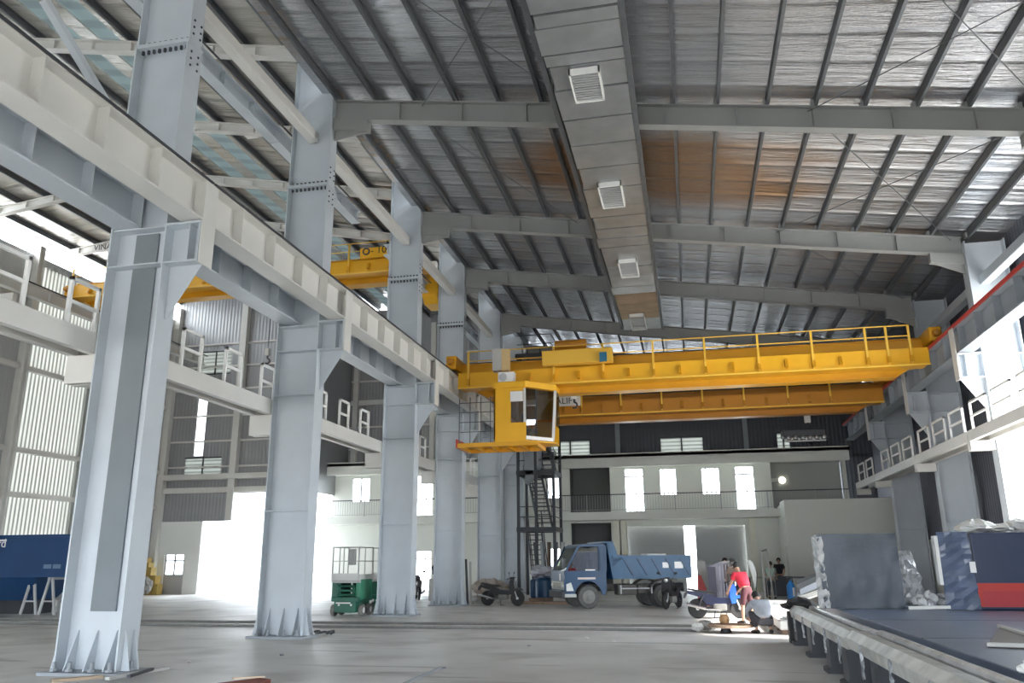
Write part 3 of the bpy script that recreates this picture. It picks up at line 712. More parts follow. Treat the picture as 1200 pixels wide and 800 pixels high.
Yl = min((y*0.25 for y in range(56, 140)), key=lambda y: abs(at_y(293, 158, y).z - (zl(at_y(293, 158, y).x)+0.25)))
q = at_y(293, 158, Yl)
t = thing('high_bay_lamp', 'small grey box lamp under the cream foil roof between the first two columns', 'lamp', (q.x, q.y, q.z))
MB().cbox(q.x-0.28, q.x+0.28, q.y-0.3, q.y+0.3, q.z, q.z+0.14, 0.03).build('housing', M['grille'], t)
MB().box(q.x-0.05, q.x+0.05, q.y-0.05, q.y+0.05, q.z+0.14, zl(q.x)+RT).build('mount', M['grille'], t)
MB().box(q.x-0.22, q.x+0.22, q.y-0.24, q.y+0.24, q.z-0.015, q.z).build('diffuser', M['lift_lens'] if 'lift_lens' in M else M['white'], t)
# ================================================================== lettering
def letters(text, size, m, parent, loc, rot, name='lettering', depth=0.004, align='LEFT'):
    cu = bpy.data.curves.new(name, 'FONT'); cu.body = text; cu.size = size; cu.extrude = depth; cu.align_x = align
    tmp = bpy.data.objects.new(name + '_tmp', cu); COL.objects.link(tmp)
    dg = bpy.context.evaluated_depsgraph_get(); me = bpy.data.meshes.new_from_object(tmp.evaluated_get(dg)); me.name = name
    COL.objects.unlink(tmp); bpy.data.objects.remove(tmp); bpy.data.curves.remove(cu)
    me.materials.clear(); me.materials.append(m)
    o = bpy.data.objects.new(name, me); COL.objects.link(o)
    o.location = Vector(loc) - (wloc(parent) if parent else Vector((0,0,0))); o.rotation_euler = rot
    if parent: o.parent = parent
    return o
FACE = (PI/2, 0, 0)     # upright, read from the -y side
M['ink'] = mat('dark_lettering', (0.04,0.04,0.045), 0.6)
M['wletter'] = mat('white_lettering', (0.85,0.85,0.85), 0.6)
# ================================================================== double girder cranes
def crane(label, Yn, zb, h, x0, x1, gap, posts, main, toe, zr_, wheel_y, name='overhead_crane', wx=None, deck=True):
    t = thing(name, label, 'crane', ((x0+x1)/2, Yn+gap/2, zb))
    bw = 0.5
    for k, Y in enumerate((Yn,)):
        mb = MB(); e = 1.0
        prof = [(x0, zb+0.55), (x0+e, zb), (x1-e, zb), (x1, zb+0.55), (x1, zb+h), (x0, zb+h)]
        mb.prism(prof, 'y', Y+0.04, Y+bw-0.04)
        mb.box(x0+e, x1-e, Y-0.03, Y+bw+0.03, zb-0.03, zb)
        mb.box(x0, x1, Y-0.03, Y+bw+0.03, zb+h, zb+h+0.03)
        mb.build('main_girder', main, t)
        MB().box(x0+0.3, x1-0.3, Y+bw/2-0.04, Y+bw/2+0.04, zb+h+0.03, zb+h+0.13).build('trolley_rail', M['dark'], t)
    zd = zb + 0.27
    MB().box(x0+0.15, x1-0.15, Yn-0.72, Yn-0.03, zd-0.06, zd).build('walkway_deck', main, t)
    MB().box(x0+0.1, x1-0.1, Yn-0.76, Yn-0.72, zd-0.07, zd+0.52).build('toe_board', toe, t)
    # lip along the foot of the board
    MB().box(x0+0.1, x1-0.1, Yn-0.82, Yn-0.76, zd-0.09, zd-0.03).build('edge_lip', M['yellow_w'], t)
    for i, x in enumerate(posts):
        MB().box(x-0.035, x+0.035, Yn-0.84, Yn-0.77, zd+0.0, zd+1.32).build('handrail_post', M['yellow_w'], t)
        MB().prism([(Yn-0.76, zd+0.36),(Yn-0.76, zd+0.02),(Yn-0.94, zd+0.02),(Yn-0.80, zd+0.36)], 'x', x-0.05, x+0.05).build('gusset', main, t)
    for a, b in zip(posts, posts[1:]):
        if b - a > 1.5:
            x = (a+b)/2; MB().prism([(Yn-0.76, zd+0.36),(Yn-0.76, zd+0.05),(Yn-0.94, zd+0.05),(Yn-0.80, zd+0.36)], 'x', x-0.05, x+0.05).build('gusset', main, t)
    for z in (zd+0.95, zd+1.32):
        MB().tube([(posts[0], Yn-0.8, z), (posts[-1], Yn-0.8, z)], 0.02, 6).build('handrail', M['yellow_w'], t)
    for sx, X in ((-1, x0), (1, x1)):
        X = wx[0 if sx < 0 else 1] if wx else X
        c = MB().cbox(X-0.2, X+0.2, Yn-0.9, Yn+gap+bw+0.9, zr_+0.12, zr_+0.62, 0.04).build('end_carriage', main, t)
        for y in (Yn-0.45, Yn+gap+bw+0.45):
            MB().lathe([(0.05,-0.07),(0.2,-0.07),(0.2,0.07),(0.05,0.07)], (X, y, zr_+0.205), 'x', 18).build('wheel', M['dark'], c)
        MB().lathe([(0.02,-0.2),(0.11,-0.18),(0.13,0.0),(0.13,0.02)], (X, Yn-0.92, zr_+0.38), 'y', 12).build('buffer', M['orange'], c)
    return t
# --- near crane with the cab
YA = 29.25
pA = [at_y(px, 430, YA-0.8).x for px in (549, 592, 649, 707, 766, 827, 890, 954, 1018, 1043, 1070)]
ca = crane('yellow overhead crane with the driver cab hanging from it', YA, 7.74, 1.28, -8.3, 8.3, 2.3, pA, M['yellow'], M['yellow_b'], 8.58, 0, wx=(-8.45, 8.46))
yy = YA-0.86
def pxbox(mb, pa, pb, Y, dy, grow=0):
    a = at_y(pa[0], pa[1], Y); b = at_y(pb[0], pb[1], Y); return mb.box(a.x, b.x, Y-dy, Y, a.z, b.z)
bx = MB(); a = at_y(637,430,yy); b = at_y(718,409,yy); bx.cbox(a.x, b.x, yy-0.35, yy, a.z, b.z, 0.02)
bx = bx.build('electric_cabinet', mat('ochre_cabinet', (0.74,0.43,0.05), 0.45), ca)
pxbox(MB(), (703,424), (711,413), yy-0.37, 0.12).build('blue_motor', mat('blue_motor_paint', (0.02,0.13,0.22), 0.5), bx)
pxbox(MB(), (580,437), (590,411), yy, 0.4).build('switch_box', mat('grey_box', (0.45,0.44,0.42), 0.6), ca)
pxbox(MB(), (590,437), (598,411), yy, 0.35).build('switch_box', mat('tan_box', (0.62,0.45,0.22), 0.6), ca)
# cab
cY = YA-1.75
zt, zb_ = 7.72, 5.78
xa, xb, xc = -6.58, -5.42, -4.5
plan = [(xa, cY), (xb, cY), (xc, cY+0.95), (xc, cY+1.65), (xa, cY+1.65)]
mb = MB()
mb.prism([(p[0]*1.0 + (0.04 if p[0] > -5 else -0.04 if p[0] < -6 else 0), p[1] + (-0.05 if p[1] < cY+1 else 0.05)) for p in plan], 'z', zt-0.06, zt+0.16)   # roof
cab = mb.build('cab', M['yellow_b'], ca); 
mb = MB()
mb.box(xa, xa+0.05, cY, cY+1.65, zb_, zt)                       # blind side
mb.box(xa, xc, cY+1.6, cY+1.65, zb_, zt)                        # back
mb.box(xa, -5.97, cY, cY+0.05, zb_, zt)                          # blind half of the near face
mb.box(-5.97, xb, cY, cY+0.05, zb_, zb_+0.62).box(-5.97, xb, cY, cY+0.05, zt-0.18, zt)
mb.prism(plan, 'z', zb_-0.05, zb_)
mb.build('cab_wall', M['yellow_b'], cab)
MB().box(-5.97, -5.52, cY-0.02, cY+0.03, zb_+1.38, zt-0.2).box(-5.9, -5.6, cY-0.03, cY-0.01, zb_+1.46, zt-0.28).build('air_vent', M['white'], cab)
MB().box(-5.5, -5.42, cY-0.01, cY+0.06, zb_+0.62, zt-0.1).build('window_post', M['steel_w'], cab)
MB().box(-5.95, -5.5, cY+0.02, cY+0.035, zb_+0.63, zb_+1.4).build('cab_window', M['cabglass'], cab)
# slanted front glazing with white edge strips
e1, e2 = Vector((xb, cY, 0)), Vector((xc, cY+0.95, 0)); q = Vector((0.05,-0.05,0))
mb = MB(); A = e1+Vector((0,0,zb_)); 
mb.add([e1+Vector((0.02,0.02,zb_+0.1)), e2+Vector((-0.12,-0.1,zb_+0.1)), e2+Vector((0,0,zt-0.1)), e1+Vector((0.02,0.02,zt-0.1)), e1+Vector((0.0,0.05,zb_+0.1)), e2+Vector((-0.14,-0.07,zb_+0.1)), e2+Vector((-0.02,0.03,zt-0.1)), e1+Vector((0.0,0.05,zt-0.1))],
       [(0,1,2,3),(7,6,5,4),(0,4,5,1),(1,5,6,2),(2,6,7,3),(3,7,4,0)])
mb.build('front_glass', M['cabglass'], cab)
mb = MB()
mb.bar(e2+Vector((-0.1,-0.08,zb_+0.05)), e2+Vector((0,0,zt-0.05)), 0.09, 0.09)
mb.bar(e1+Vector((0,0,zb_+0.08)), e2+Vector((-0.1,-0.08,zb_+0.08)), 0.06, 0.12)
mb.build('white_edge_frame', M['white'], cab)
MB().bar(e1*0.66+e2*0.34+Vector((0,0,zb_+0.1)), e1*0.66+e2*0.34+Vector((0,0,zt-0.1)), 0.04, 0.04).build('glazing_bar', M['dark'], cab)
MB().box(xc, xc+0.04, cY+1.0, cY+1.6, zb_+0.6, zt-0.1).build('side_glass', M['cabglass'], cab)
seat = MB().cbox(-5.7, -5.2, cY+0.75, cY+1.2, zb_+0.35, zb_+0.5, 0.04).cbox(-5.75, -5.6, cY+0.75, cY+1.2, zb_+0.5, zb_+1.1, 0.04).box(-5.5,-5.4,cY+0.9,cY+1.0,zb_,zb_+0.35)
seat.build('driver_seat', M['dark'], cab)
# floor frame reaching out beside the cab
mb = MB()
x_l = -7.9
mb.box(x_l, -5.0, cY-0.05, cY+0.03, zb_-0.2, zb_-0.05).box(x_l, -5.0, cY+1.57, cY+1.65, zb_-0.2, zb_-0.05)
for k in range(6): mb.box(x_l+k*0.56, x_l+k*0.56+0.08, cY, cY+1.6, zb_-0.2, zb_-0.08)
mb.box(x_l, xa, cY, cY+1.6, zb_-0.07, zb_-0.05)
mb.build('cab_platform', M['yellow'], ca)
MB().box(x_l-0.06, x_l, cY-0.05, cY+1.65, zb_-0.2, zb_+0.1).build('buffer_plate', M['red'], ca)
mb = MB()
for x in (-7.85, -7.45, -7.05, -6.7): mb.tube([(x, cY, zb_-0.05), (x, cY, zb_+1.6)], 0.018, 6)
for z in (0.35, 0.7, 1.05, 1.4): mb.tube([(-7.85, cY, zb_+z), (-6.6, cY, zb_+z)], 0.015, 6)
mb.build('guard_cage', M['galv'], ca)
mb = MB()
for x in (-6.4, -4.8): mb.bar((x, cY+1.5, zt+0.1), (x, cY+1.5, 8.0), 0.1, 0.1)
mb.build('cab_hanger', M['yellow'], ca)
ac = MB().cbox(-6.45, -5.85, cY+0.1, cY+0.42, zt+0.17, zt+0.56, 0.03).build('air_conditioner', M['white'], ca)
MB().lathe([(0.02,-0.02),(0.15,-0.02),(0.15,0.02),(0.02,0.02)], (-6.26, cY+0.09, zt+0.365), 'y', 18).build('fan_grille', M['grille'], ac)
# hoist of the near crane
def hoist(crane_, x, Yn, gap, zg, zh, m, hookname='hook'):
    tr = MB().cbox(x-0.8, x+0.8, Yn-0.05, Yn+gap, zg+0.15, zg+0.4, 0.03)
    tr.lathe([(0.05,-0.6),(0.22,-0.6),(0.22,0.6),(0.05,0.6)], (x, Yn+0.25, zg+0.6), 'x', 16)
    tr = tr.build('trolley', m, crane_)
    Yc = Yn+0.8
    mb = MB()
    for dx_ in (-0.09, 0.09): mb.tube([(x+dx_, Yc, zg+0.2), (x+dx_, Yc, zh+0.55)], 0.012, 6)
    mb.build('rope', M['dark'], crane_)
    hb = MB().cbox(x-0.13, x+0.13, Yc-0.09, Yc+0.09, zh+0.28, zh+0.62, 0.03).build('hook_block', M['steel_w'], crane_)
    pts = [(x, Yc, zh+0.3), (x, Yc, zh+0.16)] + [(x+0.11*math.sin(a_), Yc, zh+0.05+0.11*math.cos(a_)) for a_ in [0.2+0.45*k for k in range(9)]]
    MB().tube(pts, [0.035]*len(pts), 8).build('hook', M['dark'], hb)
h_ = at_y(673, 476, YA+0.8)
hoist(ca, h_.x, YA, 1.0, 9.02, h_.z, M['orange'])
# --- second crane further down the hall
YB = 36.1
pB = [at_y(px, 480, YB-0.8).x for px in (640, 682, 728, 776, 824, 873, 925, 975)]
cb = crane('orange overhead crane farther down the main hall, behind the cab crane', YB, 7.74, 1.15, -8.3, 8.3, 2.0, pB, M['orange'], M['orange'], 8.58, 0, wx=(-8.45, 8.46))
def board(cr, text, pa, pb, Y, size, bm, im):
    a = at_y(*pa, Y); b = at_y(*pb, Y)
    o = MB().box(a.x, b.x, Y, Y+0.03, min(a.z,b.z), max(a.z,b.z)).build('name_board', bm, cr)
    letters(text, size, im, o, (a.x+0.06, Y-0.01, min(a.z,b.z)+0.1), FACE)
    return o
M['board'] = mat('sign_white', (0.72,0.68,0.64), 0.6)
board(cb, 'VINALIFT', (633,477), (680,463.5), YB-0.95, 0.40, M['board'], M['ink'])
h_ = at_y(947, 500, YB+0.8)
hoist(cb, h_.x, YB, 1.0, 8.89, h_.z-0.1, M['steel_dk'])
# load hanging from it: dark bundled magnet bar
a = at_y(917, 521, YB+0.8); b = at_y(966, 503, YB+0.8); Y = YB+0.8
t = thing('lifting_magnet', 'dark bundled load hanging under the hook above the annex parapet', 'lifting magnet', (h_.x, Y, a.z))
MB().cbox(a.x, b.x, Y-0.45, Y+0.45, a.z+0.28, b.z, 0.06).build('body', M['dark'], t)
mb = MB()
for k in range(12):
    x = a.x+0.1+k*(b.x-a.x-0.2)/11; mb.ball((x, Y-0.44, a.z+0.18+0.05*(k % 2)), 0.09, 0.06, 0.09, 8, 6)
mb.tube([(a.x+0.05, Y-0.42, a.z+0.1), (b.x-0.05, Y-0.42, a.z+0.1)], 0.05, 8)
mb.build('magnet_row', mat('scratched_metal', (0.35,0.36,0.37), 0.35, 0.8, 0.4, 20), t)
MB().tube([(a.x+0.3,Y,b.z-0.05),(h_.x,Y,h_.z-0.1),(b.x-0.3,Y,b.z-0.05)], 0.03, 6).build('sling', M['dark'], t)
# --- ten ton crane of the high hall
YC = 31.6
pC = [-27.9, -25.9, -23.9, -21.9, -19.9, -17.9, -15.9, -13.9, -12.0]
cc = crane('ten ton yellow crane in the high hall, seen between the columns', YC, 13.62, 1.15, -28.4, -10.9, 1.6, pC, M['yellow'], M['yellow_b'], 13.78, 0, wx=(-28.0, -10.72))
a = at_y(422, 303, YC-0.95); b = at_y(494, 285, YC-0.95)
o = MB().box(a.x, b.x, YC-0.98, YC-0.86, a.z, b.z).build('number_panel', M['yellow_b'], cc)
letters('- 10 TON', 0.46, M['ink'], o, (at_y(434,300,YC-0.99).x, YC-0.99, a.z+0.17), FACE)
q = at_y(429, 294.5, YC-1.0); MB().tube([(q.x+0.14*math.cos(a_), YC-0.99, q.z+0.14*math.sin(a_)) for a_ in [2*PI*k/20 for k in range(21)]], 0.035, 6).build('round_mark', M['ink'], o)
board(cc, 'VINALIFT', (108,296), (142,286), YC-0.95, 0.42, M['board'], M['ink'])
# its cab
a = at_y(495, 352, YC+0.6); b = at_y(519, 310, YC+0.6)
mb = MB().cbox(a.x, a.x+0.8, YC+0.3, YC+1.8, a.z+0.12, 14.0, 0.05).prism([(YC+0.3,a.z+0.12),(YC+1.8,a.z+0.12),(YC+1.6,a.z-0.2),(YC+0.6,a.z-0.2)], 'x', a.x+0.1, a.x+0.75)
cb2 = mb.build('cab', M['yellow_b'], cc)
MB().cbox(a.x+0.08, a.x+0.4, YC+0.27, YC+0.32, a.z+0.9, a.z+1.7, 0.015).build('cab_window', M['cabglass'], cb2)
MB().cbox(a.x+0.3, a.x+0.8, YC+0.0, YC+0.28, 14.05, 14.4, 0.03).build('air_conditioner', M['white'], cc)
# ================================================================== balcony railing
def railing(label, x0, x1, y, z, gate=None):
    t = thing('balcony_railing', label, 'railing', ((x0+x1)/2, y, z))
    mb = MB().box(x0, x1, y-0.025, y+0.025, z+0.9, z+0.95); mb.build('top_rail', M['dark'], t)
    mb = MB().box(x0, x1, y-0.015, y+0.015, z+0.08, z+0.11).build('bottom_rail', M['grille'], t)
    n = int((x1-x0)/0.15); mb = MB()
    for k in range(n+1):
        x = x0 + (x1-x0)*k/n; mb.box(x-0.009, x+0.009, y-0.009, y+0.009, z+0.08, z+0.9)
    mb.build('balusters', M['grille'], t)
    k = 0; x = x0
    while x <= x1+0.01:
        MB().box(x-0.025, x+0.025, y-0.025, y+0.025, z, z+0.92).build('post', M['grille'], t); x += 2.4
railing('dark topped balcony railing on the annex facing the main hall', -7.9, 8.2, AY+0.1, 4.25)
railing('balcony railing on the annex behind the scissor lifts', -21.0, -10.2, AY+0.1, 4.25)
a = at_y(904, 560, AW); b = at_y(919, 560, AW)
t = thing('wall_lamp', 'small lit bulkhead lamp in the annex balcony recess', 'lamp', (b.x, AW+1.15, 5.9))
bm_ = bpy.data.materials.new('lamp_glow'); bm_.use_nodes = True
bm_.node_tree.nodes['Principled BSDF'].inputs['Emission Color'].default_value = (1.0, 0.96, 0.75, 1); bm_.node_tree.nodes['Principled BSDF'].inputs['Emission Strength'].default_value = 0.35
MB().cbox(a.x-0.05, b.x-0.1, AW+1.05, AW+1.18, 5.82, 6.02, 0.03).build('housing', M['plaster_w'], t)
MB().ball((b.x, AW+1.08, 5.92), 0.2, 0.12, 0.2).build('bulb', bm_, t, smooth=True)
# ================================================================== dark stair tower
sx0, sx1, sy0, sy1 = -8.35, -6.55, 40.2, 42.4
t = thing('stair_tower', 'dark steel zigzag stair tower beside the fifth column', 'stairs', (-7.5, 41, 0))
for (x, y) in ((sx0,sy0),(sx1,sy0),(sx0,sy1),(sx1,sy1),(-7.45,sy0)):
    MB().box(x-0.07, x+0.07, y-0.07, y+0.07, 0, 8.4 if x < -7.4 or y > 41 else 7.0).build('post', M['dark'], t)
levels = [0.0, 3.3, 6.1, 9.0, 12.2]
for i, z in enumerate(levels[1:]):
    MB().box(sx0-0.1, sx1+0.1, sy0-0.05, sy0+0.25, z-0.22, z).box(sx0-0.1, sx1+0.1, sy1-0.3, sy1, z-0.22, z).box(sx0-0.1, sx0+0.02, sy0+0.25, sy1-0.3, z-0.22, z).box(sx1-0.1, sx1+0.1, sy0+0.25, sy1-0.3, z-0.22, z).build('landing', M['dark'], t)
    mb = MB(); 
    for zz in (0.5, 1.0): mb.tube([(sx0, sy0, z+zz), (sx1, sy0, z+zz), (sx1, sy1, z+zz)], 0.025, 6)
    mb.build('guard_rail', M['dark'], t)
for i, (za, zb2) in enumerate(zip(levels, levels[1:])):
    ya_, yb_ = (sy0+0.25, sy1-0.3) if i % 2 else (sy1-0.3, sy0+0.25)
    if i == 0: ya_, yb_ = sy0-1.0, sy1-0.6
    xa_, xb_ = -7.05, -7.85; n = 13
    for s_ in (-0.36, 0.36):
        MB().bar((xa_+s_, ya_, za), (xb_+s_, yb_, zb2-0.1), 0.05, 0.2).build('stringer', M['dark'], t)
        mb = MB().tube([(xa_+s_, ya_, za+0.95), (xb_+s_, yb_, zb2+0.85)], 0.025, 6)
        for q in (0.05, 0.5, 0.95): mb.tube([(xa_+s_+(xb_-xa_)*q, ya_+(yb_-ya_)*q, za+(zb2-za)*q), (xa_+s_+(xb_-xa_)*q, ya_+(yb_-ya_)*q, za+(zb2-za)*q+0.92)], 0.02, 6)
        mb.build('handrail', M['dark'], t)
    for k in range(1, n):
        q = k/n; x = xa_+(xb_-xa_)*q; y = ya_+(yb_-ya_)*q; z = za+(zb2-0.1-za)*q
        MB().box(x-0.36, x+0.36, y-0.13, y+0.13, z-0.02, z+0.02).build('tread', M['dark'], t)
for y in (sy0+0.5,): 
    a = at_y(615, 524, 40.2); b = at_y(631, 545, 40.2)
    MB().prism([(a.x, b.z-0.9), (a.x, a.z), (b.x, a.z), (b.x, b.z)], 'y', 40.15, 41.2).build('panel_hood', M['steel_dk'], t)
# ================================================================== tipper truck
M['blue'] = mat('truck_blue', (0.006,0.05,0.125), 0.4, 0, 0.12, 2.0)
M['blue_l'] = mat('truck_box_blue', (0.011,0.075,0.165), 0.45, 0, 0.10, 2.0)
M['tyre'] = mat('dusty_tyre', (0.10,0.10,0.10), 0.85, 0, 0.2, 6)
M['tyre_side'] = mat('dusty_hub', (0.22,0.22,0.21), 0.8, 0, 0.15, 6)
M['chassis'] = mat('dusty_chassis', (0.10,0.095,0.09), 0.8, 0, 0.2, 4)
M['chrome'] = mat('chrome', (0.7,0.7,0.7), 0.2, 0.9)
M['lampglass'] = mat('headlamp', (0.75,0.77,0.75), 0.15)
th = math.radians(25)
hx, hy = -math.cos(th), -math.sin(th)
nearF = Vector((-3.80, 30.6, 0)); nearR = nearF - Vector((hx, hy, 0))*2.9
nrm = Vector((-math.sin(th), math.cos(th), 0))
org = nearR + nrm*0.78
T = thing('tipper_truck', 'blue tipper truck parked side-on in front of the annex doors', 'truck', org, rz=math.atan2(hy, hx))
# local frame: +x forward, +y = side turned to the camera
def LB(mb, name, m, parent=T, smooth=False): return mb.build(name, m, parent, smooth=smooth, local=True)
def wheel(par, x, y, r, w, name='wheel'):
    o = LB(MB().lathe([(r*0.55,-w/2),(r*0.93,-w/2),(r,-w/2+0.04),(r,w/2-0.04),(r*0.93,w/2),(r*0.55,w/2)], (x, y, r), 'y', 28), name, M['tyre'], par, True)
    s = 1 if y > 0 else -1
    h = MB().lathe([(0.03,s*(w/2-0.05)),(r*0.56,s*(w/2-0.04)),(r*0.58,s*(w/2+0.005)),(r*0.5,s*(w/2+0.01)),(r*0.28,s*(w/2+0.05)),(r*0.12,s*(w/2+0.09)),(0.02,s*(w/2+0.09))], (x, y, r), 'y', 20)
    LB(h, 'hub', M['tyre_side'], o, True)
    return o
for x in (0.0, 2.9):
    for y in (-0.78, 0.78): wheel(T, x, y, 0.41, 0.26)
for y in (-0.52, 0.52): wheel(T, 0.0, y*0.98, 0.40, 0.2)
LB(MB().box(-1.0, 3.3, -0.42, -0.32, 0.62, 0.82).box(-1.0, 3.3, 0.32, 0.42, 0.62, 0.82).box(-1.0,-0.9,-0.42,0.42,0.62,0.82).box(1.2,1.3,-0.42,0.42,0.62,0.82).tube([(0,-0.7,0.41),(0,0.7,0.41)],0.09,8).tube([(2.9,-0.7,0.41),(2.9,0.7,0.41)],0.07,8), 'chassis', M['chassis'])
LB(MB().cbox(1.0, 1.75, 0.42, 0.85, 0.45, 0.82, 0.03), 'fuel_tank', M['chassis'])
LB(MB().cbox(0.55, 0.95, 0.45, 0.8, 0.5, 0.8, 0.02), 'battery_box', M['chassis'])
for y in (-0.85, 0.85):
    pts = [(0.62*math.cos(a_), y, 0.42+0.56*math.sin(a_)) for a_ in [PI*0.08+PI*0.84*k/8 for k in range(9)]]
    mb = MB()
    for p, q in zip(pts, pts[1:]): mb.bar(p, q, 0.34, 0.03, (0,0,1)) if abs(p[0]-q[0]) > abs(p[2]-q[2]) else mb.bar(p, q, 0.34, 0.03, (1,0,0))
    LB(mb, 'mudguard', M['chassis'])
# cab: side profile with wheel arch
arch = [(2.9+0.52*math.cos(a_), 0.44+0.52*math.sin(a_)) for a_ in [PI*0.02+PI*0.96*k/10 for k in range(11)]]
low = [(3.78, 0.44)] + [p for p in arch] + [(2.28, 0.46), (2.2, 0.62), (2.2, 1.32), (3.76, 1.32), (3.82, 0.95)]
cabm = MB()
for y0, y1 in ((-0.88, -0.82), (0.82, 0.88)): cabm.prism(low, 'y', y0, y1)
cabm.box(3.72, 3.8, -0.85, 0.85, 0.5, 1.32)                      # front panel
cabm.box(2.2, 2.26, -0.85, 0.85, 0.6, 2.2)                       # back panel
cabm.box(2.2, 3.72, -0.85, 0.85, 0.98, 1.02)                     # floor
roof = [(2.2,2.18),(3.15,2.18),(3.28,2.12),(3.25,2.20),(3.1,2.27),(2.3,2.27),(2.2,2.24)]
cabm.prism(roof, 'y', -0.86, 0.86)
for y in (-0.85, 0.85):
    cabm.bar((3.74, y, 1.30), (3.24, y, 2.2), 0.06, 0.07); cabm.bar((2.24, y, 1.3), (2.24, y, 2.2), 0.06, 0.14); cabm.bar((2.45, y, 1.3), (2.45, y, 2.2), 0.06, 0.1)
    cabm.box(2.2, 2.5, y-0.03, y+0.03, 1.3, 2.2)
cb = LB(cabm, 'cab', M['blue'])
LB(MB().add([(3.77,-0.82,1.32),(3.77,0.82,1.32),(3.28,0.82,2.14),(3.28,-0.82,2.14),(3.74,-0.82,1.32),(3.74,0.82,1.32),(3.25,0.82,2.14),(3.25,-0.82,2.14)], [(0,1,2,3),(7,6,5,4),(0,4,5,1),(1,5,6,2),(2,6,7,3),(3,7,4,0)]), 'windscreen', M['cabglass'], cb)
for y in (-0.85, 0.85):
    LB(MB().prism([(2.5,1.32),(3.68,1.32),(3.24,2.14),(2.5,2.14)], 'y', y-0.008, y+0.008), 'side_window', M['cabglass'], cb)
LB(MB().box(2.62, 3.3, 0.882, 0.888, 1.02, 1.09), 'door_stripe', mat('stripe_white', (0.62,0.55,0.52), 0.6), cb)
LB(MB().box(2.45, 2.62, 0.882, 0.9, 1.12, 1.16), 'door_handle', M['dark'], cb)
LB(MB().box(2.62, 3.0, 0.882, 0.888, 1.33, 1.37), 'sill_label', M['wletter'], cb)
LB(MB().prism([(3.46,0.62),(3.74,0.62),(3.74,0.86),(3.56,0.92)], 'y', 0.882, 0.892), 'corner_lamp', M['lampglass'], cb)
LB(MB().cbox(3.36, 3.8, 0.80, 0.90, 0.40, 0.52, 0.02), 'step_panel', mat('step_pale', (0.50,0.52,0.5), 0.6), cb)
LB(MB().cbox(3.74, 3.92, -0.86, 0.86, 0.36, 0.62, 0.03), 'bumper', M['dark'], cb)
mb = MB(); 
for k in range(3): mb.box(3.8, 3.83, -0.5, 0.5, 0.70+k*0.07, 0.735+k*0.07)
LB(mb, 'grille', M['chrome'], cb)
LB(MB().cbox(3.78, 3.83, -0.8, 0.8, 0.66, 0.94, 0.01), 'grille_panel', mat('pale_grille_panel', (0.42,0.42,0.38), 0.5), cb)
for y in (-0.68, 0.68): LB(MB().ball((3.82, y, 0.8), 0.05, 0.13, 0.09), 'headlamp', M['lampglass'], cb, True)
LB(MB().box(3.79, 3.81, 0.25, 0.37, 0.98, 1.22), 'front_emblem', M['wletter'], cb)
LB(MB().cbox(3.84, 3.92, 0.98, 1.14, 1.42, 1.78, 0.02).tube([(3.7,0.86,1.75),(3.88,1.04,1.72)],0.015,6), 'wing_mirror', M['dark'], cb)
LB(MB().cbox(2.7, 3.1, 0.15, 0.6, 1.05, 1.25, 0.05).cbox(2.6, 2.74, 0.15, 0.6, 1.2, 1.75, 0.05), 'driver_seat', M['dark'], cb)
mb = MB(); mb.tube([(3.25,0.38+0.19*math.cos(a_),1.42+0.19*math.sin(a_)) for a_ in [2*PI*k/16 for k in range(17)]], 0.018, 6); LB(mb, 'steering_wheel', M['dark'], cb)
# tipping box
bz0, bz1, bx0, bx1 = 1.02, 1.86, -1.12, 1.96
bm2 = MB().box(bx0, bx1, -0.92, 0.92, bz0, bz0+0.06).box(bx0, bx1, 0.86, 0.92, bz0, bz1).box(bx0, bx1, -0.92, -0.86, bz0, bz1)
bm2.prism([(bx1-0.06,bz0),(bx1,bz0),(bx1+0.2,2.32),(bx1+0.14,2.32)], 'y', -0.92, 0.92)
for y in (-0.92, 0.86): bm2.prism([(bx1-0.5,bz1),(bx1,bz0+0.4),(bx1+0.2,2.34),(bx1-0.06,2.34),(bx1-0.22,bz1+0.02)], 'y', y, y+0.06)
bm2.box(bx1-0.05, bx1+0.34, -0.92, 0.92, 2.31, 2.36)
bm2.box(bx0, bx1, 0.9, 0.97, bz1-0.08, bz1).box(bx0, bx1, -0.97, -0.9, bz1-0.08, bz1).box(bx0, bx1, 0.9, 0.95, bz0, bz0+0.08)
bx_ = LB(bm2, 'tipper_body', M['blue_l'])
for k in range(5):
    x = 1.55 - k*0.56
    LB(MB().prism([(x,bz1-0.12),(x-0.07,bz1-0.12),(x-0.43,bz0+0.12),(x-0.36,bz0+0.12)], 'y', 0.92, 0.95), 'side_rib', M['blue'], bx_)
LB(MB().box(bx0-0.06, bx0, -0.92, 0.92, bz0+0.02, bz1), 'tailgate', M['blue'], bx_)
LB(MB().box(-0.02, -0.26, 0.921, 0.927, bz0+0.38, bz0+0.58), 'white_notice', M['wletter'], bx_); LB(MB().box(-0.50, -0.84, 0.921, 0.927, bz0+0.36, bz0+0.60), 'white_notice', M['wletter'], bx_)
LB(MB().box(0.45, 0.50, 0.95, 0.97, 0.5, 0.8).box(1.65, 1.7, 0.95, 0.97, 0.5, 0.8).box(0.45, 1.7, 0.95, 0.97, 0.66, 0.70), 'side_guard', M['grille'])
LB(MB().cbox(-0.45, 0.35, -0.35, 0.35, bz1-0.15, bz1+0.06, 0.04), 'white_load', M['white'], bx_)

